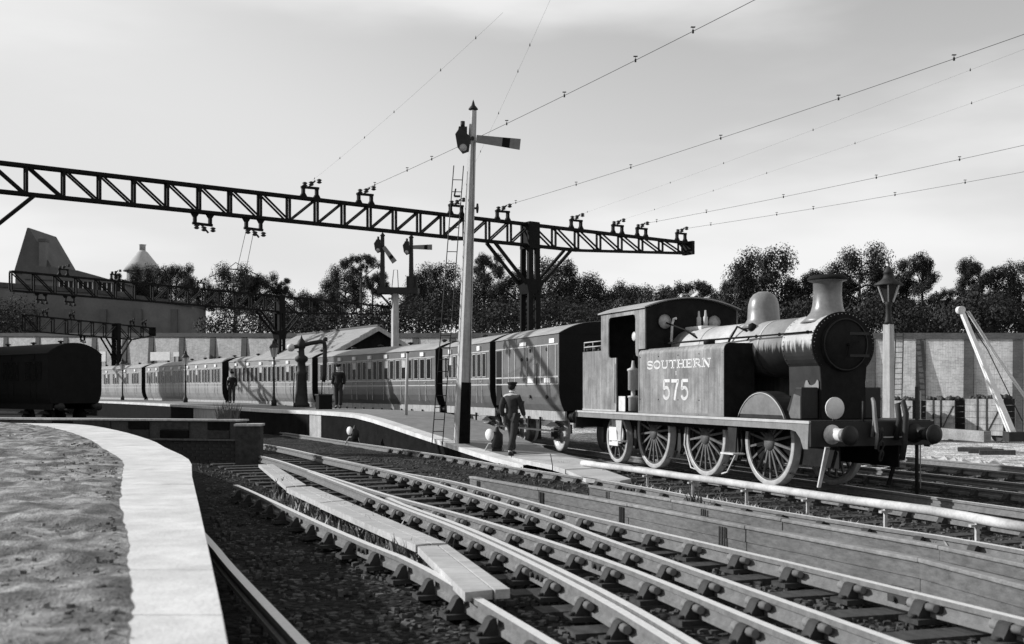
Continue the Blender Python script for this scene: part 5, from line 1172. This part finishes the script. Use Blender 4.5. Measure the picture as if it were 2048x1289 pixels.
# ------------------------------------------------------------------ buildings on the hill
def far_buildings():
    Y = 132.0
    a, b_ = Q(-40, 640, Y), Q(384, 640, Y); zt = Q(0, 588, Y).z; zr = Q(384, 606, Y).z
    R = empty('terrace_wall', (a.x, Y, 0), 0, 'broad grey terrace wall above the retaining wall at the left', 'wall'); w = b_.x-a.x
    MB().prism([(0, 0), (w, 0), (w, zr-.5), (w*.55, zt), (0, zt+1.0)], 0, 6, 'y').build('wall_face', M_farwall, R)
    MB().prism([(0, zt+1.0), (w*.55, zt+.02), (w, zr-.48), (w, zr), (w*.55, zt+.5), (0, zt+1.6)], -.3, 6.3, 'y').build('terrace_coping', M_butt, R)
    for i in range(6): x = w*(i+.5)/6; MB().box(x-.4, x+.4, -.25, -.001, 0, zr-.8).build('pilaster', M_farroof, R)
    Y = 150.0
    # steep roofed house with chimney
    P = Q(40, 545, Y); zt = Q(66, 456, Y).z; zb = 8.0; R = empty('gabled_house', (P.x, Y, zb), 0, 'house with a steep dark roof and tall chimney at the far left', 'house')
    MB().prism([(-.9, zt-zb-6.3), (1.0, zt-zb), (1.25, zt-zb), (4.35, zt-zb-5.3), (4.35, zt-zb-6.3)], 0, 9, 'y').build('roof', M_farroof, R)
    MB().box(-.8, 4.2, .3, 8.7, 0, zt-zb-6.31).build('walls', M_farwall, R)
    MB().box(2.9, 3.8, -.6, .4, zt-zb-6, zt-zb-2.0).build('chimney', M_farwall, R); MB().box(2.8, 3.9, -.7, .5, zt-zb-2.0, zt-zb-1.6).build('chimney_cap', M_farroof, R)
    for x in (.2, 1.7, 3.2): q = MB().box(x-.5, x+.5, .2, .28, 1, 3.2).build('window', M_dglass, R); MB().box(x-.6, x+.6, .16, .22, .9, 1.0).build('sill', M_bead, q)
    # pale conservatory-like range
    Y = 140.0; a, b_ = Q(50, 548, Y), Q(244, 556, Y); zt = Q(100, 534, Y).z; zb = 8; R = empty('long_range', (a.x, Y, zb), 0, 'long low building with pale window frames on the hill', 'building'); w = b_.x-a.x
    MB().box(0, w, 0, 5, 0, zt-zb-1.6).build('walls', M_farwall, R); MB().prism([(-.3, zt-zb-1.59), (w+.3, zt-zb-2.2), (w*.55, zt-zb-.5), (0, zt-zb+.3)], -.3, 5.3, 'y').build('roof', M_farroof, R)
    for i in range(14):
        x = w*.36+i*.62; q = MB().box(x, x+.40, -.06, -.01, zt-zb-3.2, zt-zb-1.75).build('window', M_dglass, R)
        MB().box(x-.1, x, -.1, -.01, zt-zb-3.25, zt-zb-1.7).build('window_frame', M_white, q)
    # conical tower
    Y = 165.0; P = Q(285, 560, Y); zt = Q(285, 490, Y).z; zm = Q(285, 528, Y).z; R = empty('round_tower', (P.x, Y, 6), 0, 'round tower with a pale conical roof among the trees', 'tower')
    r_ = 30/F*Y; m = mat('pale_roof', .42, .15, 1, .8)
    MB().lathe([(r_*1.25, zm-6-1.2), (r_*.9, zm-6+.1), (r_*.35, zt-6-1.2), (r_*.2, zt-6-.9)], 24).build('conical_roof', m, R); MB().lathe([(r_*.2, zt-6-.9), (r_*.2, zt-6-.1), (r_*.27, zt-6), (0, zt-6+.1)], 16).build('finial', m, R); MB().lathe([(r_, 0), (r_, zm-7.2)], 24).build('drum', M_farwall, R)
    # unseen station building, tower and stack, added and sized to shade the train
    R = empty('shading_building', (-40, 54, -.1), 0, 'unseen tall brick station block and tower added to shade the train', 'building')
    MB().box(-14, 9.5, -9, 5, 0, 10.6).build('walls', M_farwall, R); MB().prism([(-15, 10.6), (10, 10.6), (6, 13.4), (-11, 13.4)], -9.5, 5.5, 'y').build('roof', M_slate, R)
    MB().box(7.0, 9.6, -1.0, 3.0, 10.61, 18.6).build('tower', M_butt, R); MB().prism([(6.7, 18.6), (9.9, 18.6), (8.3, 21)], -1.2, 3.2, 'y').build('tower_roof', M_slate, R)
    for i in range(5): q = MB().box(9.5, 9.56, -8+i*2.6, -6.6+i*2.6, 2, 5).build('window', M_dglass, R); MB().box(9.5, 9.62, -8.1+i*2.6, -6.5+i*2.6, 1.85, 2.0).build('sill', M_bead, q)
    R = empty('shading_stack', (-46, 78, 0), 0, 'unseen broad brick stack added to shade a far carriage', 'chimney'); MB().box(-2, 2, -1.8, 1.8, 0, 17.5).build('shaft', M_butt, R); MB().box(-2.2, 2.2, -2, 2, 17.5, 18).build('cap', M_concrete, R)  # unseen stack, added so that its shadow falls on a far carriage
far_buildings()

# ------------------------------------------------------------------ trees
def crown_mesh(seed, kind):
    rn = random.Random(seed); b = MB(); cl = []
    if kind == 'round':
        for k in range(46):
            a = rn.random()*6.28; z = rn.random(); rr = sqrt(max(0, 1-(z*1.05-.35)**2*1.15))*.8*sqrt(rn.random()*.8+.2)
            cl.append((cos(a)*rr, sin(a)*rr, .18+z*.80, .16+.14*rn.random()))
    elif kind == 'umbrella':
        for k in range(34):
            a = rn.random()*6.28; rr = .95*sqrt(rn.random()); cl.append((cos(a)*rr, sin(a)*rr, .80+.14*rn.random()-.30*rr*rr, .11+.09*rn.random()))
        for k in range(7): a = rn.random()*6.28; cl.append((cos(a)*.5*rn.random(), sin(a)*.5, .40+.2*rn.random(), .10))
    elif kind == 'ragged':
        for k in range(13):
            a = rn.random()*6.28; rr = .85*rn.random()**.6; z = .25+.68*rn.random(); sz = .14+.12*rn.random()
            for j in range(4): cl.append((cos(a)*rr+(rn.random()-.5)*.3, sin(a)*rr+(rn.random()-.5)*.3, z+(rn.random()-.5)*.14, sz*(.6+.5*rn.random())))
    else:
        for k in range(30):
            a = rn.random()*6.28; rr = .9*sqrt(rn.random()); cl.append((cos(a)*rr, sin(a)*rr, .1+.7*rn.random()*(1-.4*rr), .22+.15*rn.random()))
    for (cx, cy, cz, r) in cl:
        n = int(430*(r/.2)**1.3)
        for j in range(n):
            u = rn.random()*2-1; a = rn.random()*6.28; q = sqrt(1-u*u); rad = r*(rn.random()**.45)*(1+.25*(rn.random()-.5))
            d = Vector((q*cos(a), q*sin(a), u*.8)); p = Vector((cx, cy, cz))+d*rad
            s = .010+.015*rn.random(); nn = (d*1.1+Vector((rn.random()-.5, rn.random()-.5, rn.random()-.2))*1.3).normalized(); x = nn.orthogonal().normalized(); t = rn.random()*6.28
            y = nn.cross(x); x, y = x*cos(t)+y*sin(t), y*cos(t)-x*sin(t)
            b.add([p-x*s, p-y*s*.6, p+x*s, p+y*s*.6], [(0, 1, 2, 3)], j % 3 if rn.random() < .5 else 0)
    return cl, b
PROTO = {}
for i, kd in enumerate(('round', 'round', 'ragged', 'umbrella', 'bush', 'ragged', 'round')):
    cl, b = crown_mesh(20+i, kd); me = b.mesh('crown', M_leafs)
    t = MB(); t.tube([(0, 0, -.25), (.01, 0, .05), (.0, .01, .3), (.01, 0, .62)], [.06, .045, .035, .02], 8)
    rn = random.Random(i)
    for c in rn.sample(cl, min(9, len(cl))):
        z0 = .15+.35*rn.random(); t.tube([(0, 0, z0), (c[0]*.5, c[1]*.5, (z0+c[2])/2+.04), (c[0], c[1], c[2])], [.022, .014, .006], 5)
    PROTO[i] = (kd, me, t.mesh('trunk', M_bark))
def tree(px, ytop, wpx, Y, k, label, ybase=None, rot=None):
    """crown top at this row, crown width in photo pixels, at depth Y"""
    P = Q(px, ytop, Y); w = wpx/F*Y/2; zb = ground_z(P.x, P.y) if ybase is None else Q(px, ybase, Y).z; hgt = P.z-zb
    kd, me, tr = PROTO[k]; R = empty('shrub' if kd == 'bush' else 'tree', (P.x, P.y, zb), random.random()*6.28 if rot is None else rot, label, 'shrub' if kd == 'bush' else 'tree', 'trees behind the retaining wall')
    w *= 1.25; hz = min(hgt*.92, w*(1.0 if kd == 'bush' else 1.45)); inst(me, 'crown', R, (0, 0, hgt-hz), (0, 0, 0), (w, w, hz))
    inst(tr, 'trunk', R, (0, 0, hgt-hz), (0, 0, 0), (w, w, hz))
    if hgt-hz*1.2 > .3: MB().cyl((0, 0, 0), (0, 0, hgt-hz*1.2), .075*w, .06*w, n=8).build('trunk', M_bark, R)
    return R
YB = 668
for a in [
 (30, 575, 150, 145, 4, 'low shrub under the steep roofed house', 640),
 (300, 541, 90, 150, 0, 'rounded tree below the conical tower', 690), (352, 534, 80, 146, 1, 'tree just right of the conical tower', 690), (240, 550, 50, 152, 2, 'thin tree left of the conical tower', 690),
 (395, 562, 70, 140, 6, 'small dark tree above the end of the terrace wall', 690), (470, 540, 110, 138, 0, 'spreading tree left of the second gantry column', 690), (520, 552, 80, 140, 1, 'tree directly behind the second gantry beam', 690),
 (562, 556, 44, 142, 2, 'slim pale tree above the second gantry column', 690), (610, 588, 90, 150, 1, 'low tree above the shed roof ridge', 690), (690, 540, 90, 135, 6, 'rounded tree left of the bracket signal', 690),
 (722, 506, 74, 128, 3, 'tall flat-topped tree behind the bracket signal', 690), (745, 545, 60, 132, 5, 'ragged tree between the two signal dolls', 690), (655, 590, 70, 150, 0, 'low tree behind the shed', 690),
 (875, 540, 120, 118, 0, 'broad dark tree left of the tall signal post', 690), (838, 575, 80, 122, 1, 'tree under the right arm of the bracket signal', 690), (968, 508, 70, 116, 5, 'ragged tree just right of the tall signal post', 690), (955, 560, 110, 114, 6, 'dense tree between the tall signal and gantry column', 690),
 (1030, 545, 100, 112, 1, 'tree left of the nearest gantry column', 690), (1100, 530, 120, 110, 0, 'rounded tree right of the nearest gantry column', 690), (1170, 562, 110, 112, 6, 'tree above the brake van roof', 690), (1235, 572, 110, 114, 1, 'tree above the front of the cab', 690), (1300, 583, 100, 116, 0, 'low tree behind the engine cab roof', 690),
 (1380, 558, 110, 108, 3, 'umbrella-shaped tree behind the engine boiler', 690), (1430, 600, 80, 106, 6, 'low tree left of the engine dome', 690), (1530, 514, 160, 92, 0, 'big tree behind the engine dome', 690), (1480, 560, 80, 96, 1, 'tree at the left foot of the big dome tree', 690), (1600, 545, 90, 92, 5, 'ragged tree left of the chimney', 690),
 (1720, 508, 140, 88, 6, 'large tree between the chimney and the yard lamp', 690), (1668, 570, 90, 90, 2, 'loose tree right behind the chimney', 690), (1800, 540, 110, 86, 2, 'dark tree behind the yard lamp', 690), (1845, 518, 95, 84, 5, 'ragged tree with sky showing through, right of the lamp', 690),
 (1905, 572, 80, 82, 3, 'flat-topped tree left of the crane jib', 690), (1965, 525, 90, 80, 5, 'ragged tree above the crane jib', 690), (1970, 598, 90, 82, 0, 'dense tree behind the crane jib', 690), (2040, 530, 110, 80, 1, 'tree cut off by the right edge', 690), (1850, 604, 120, 84, 6, 'dense low tree behind the brick wall at the right', 690), (1745, 600, 110, 88, 4, 'shrub on the wall behind the smokebox', 690)]:
    tree(*a)
def undergrowth():
    b = MB(); rn = random.Random(77)
    for k in range(330):
        px = -80+2200*rn.random()
        if 60 < px < 395: continue
        p, t = wall_hit(px); Y = p.y+5+16*rn.random()
        row = 672-52*rn.random()+(vnoise(px*.02, 5)-.5)*26-(12 if px > 800 else 0); c = Q(px, row, Y); r = (26+18*rn.random())/F*Y
        for j in range(420):
            u = rn.random()*2-1; a = rn.random()*6.28; q = sqrt(1-u*u); rad = r*rn.random()**.4; d = Vector((q*cos(a)*1.2, q*sin(a), u*.9)); P = c+d*rad
            s_ = .06+.08*rn.random(); nn = (d/r*1.1+Vector((rn.random()-.5, rn.random()-.5, rn.random()-.2))*1.5).normalized(); x = nn.orthogonal().normalized(); y = nn.cross(x)
            b.add([P-x*s_, P-y*s_*.7, P+x*s_, P+y*s_*.7], [(0, 1, 2, 3)], j % 3 if rn.random() < .5 else 0)
    tag(b.build('undergrowth', M_leafs), kind='stuff')
undergrowth()
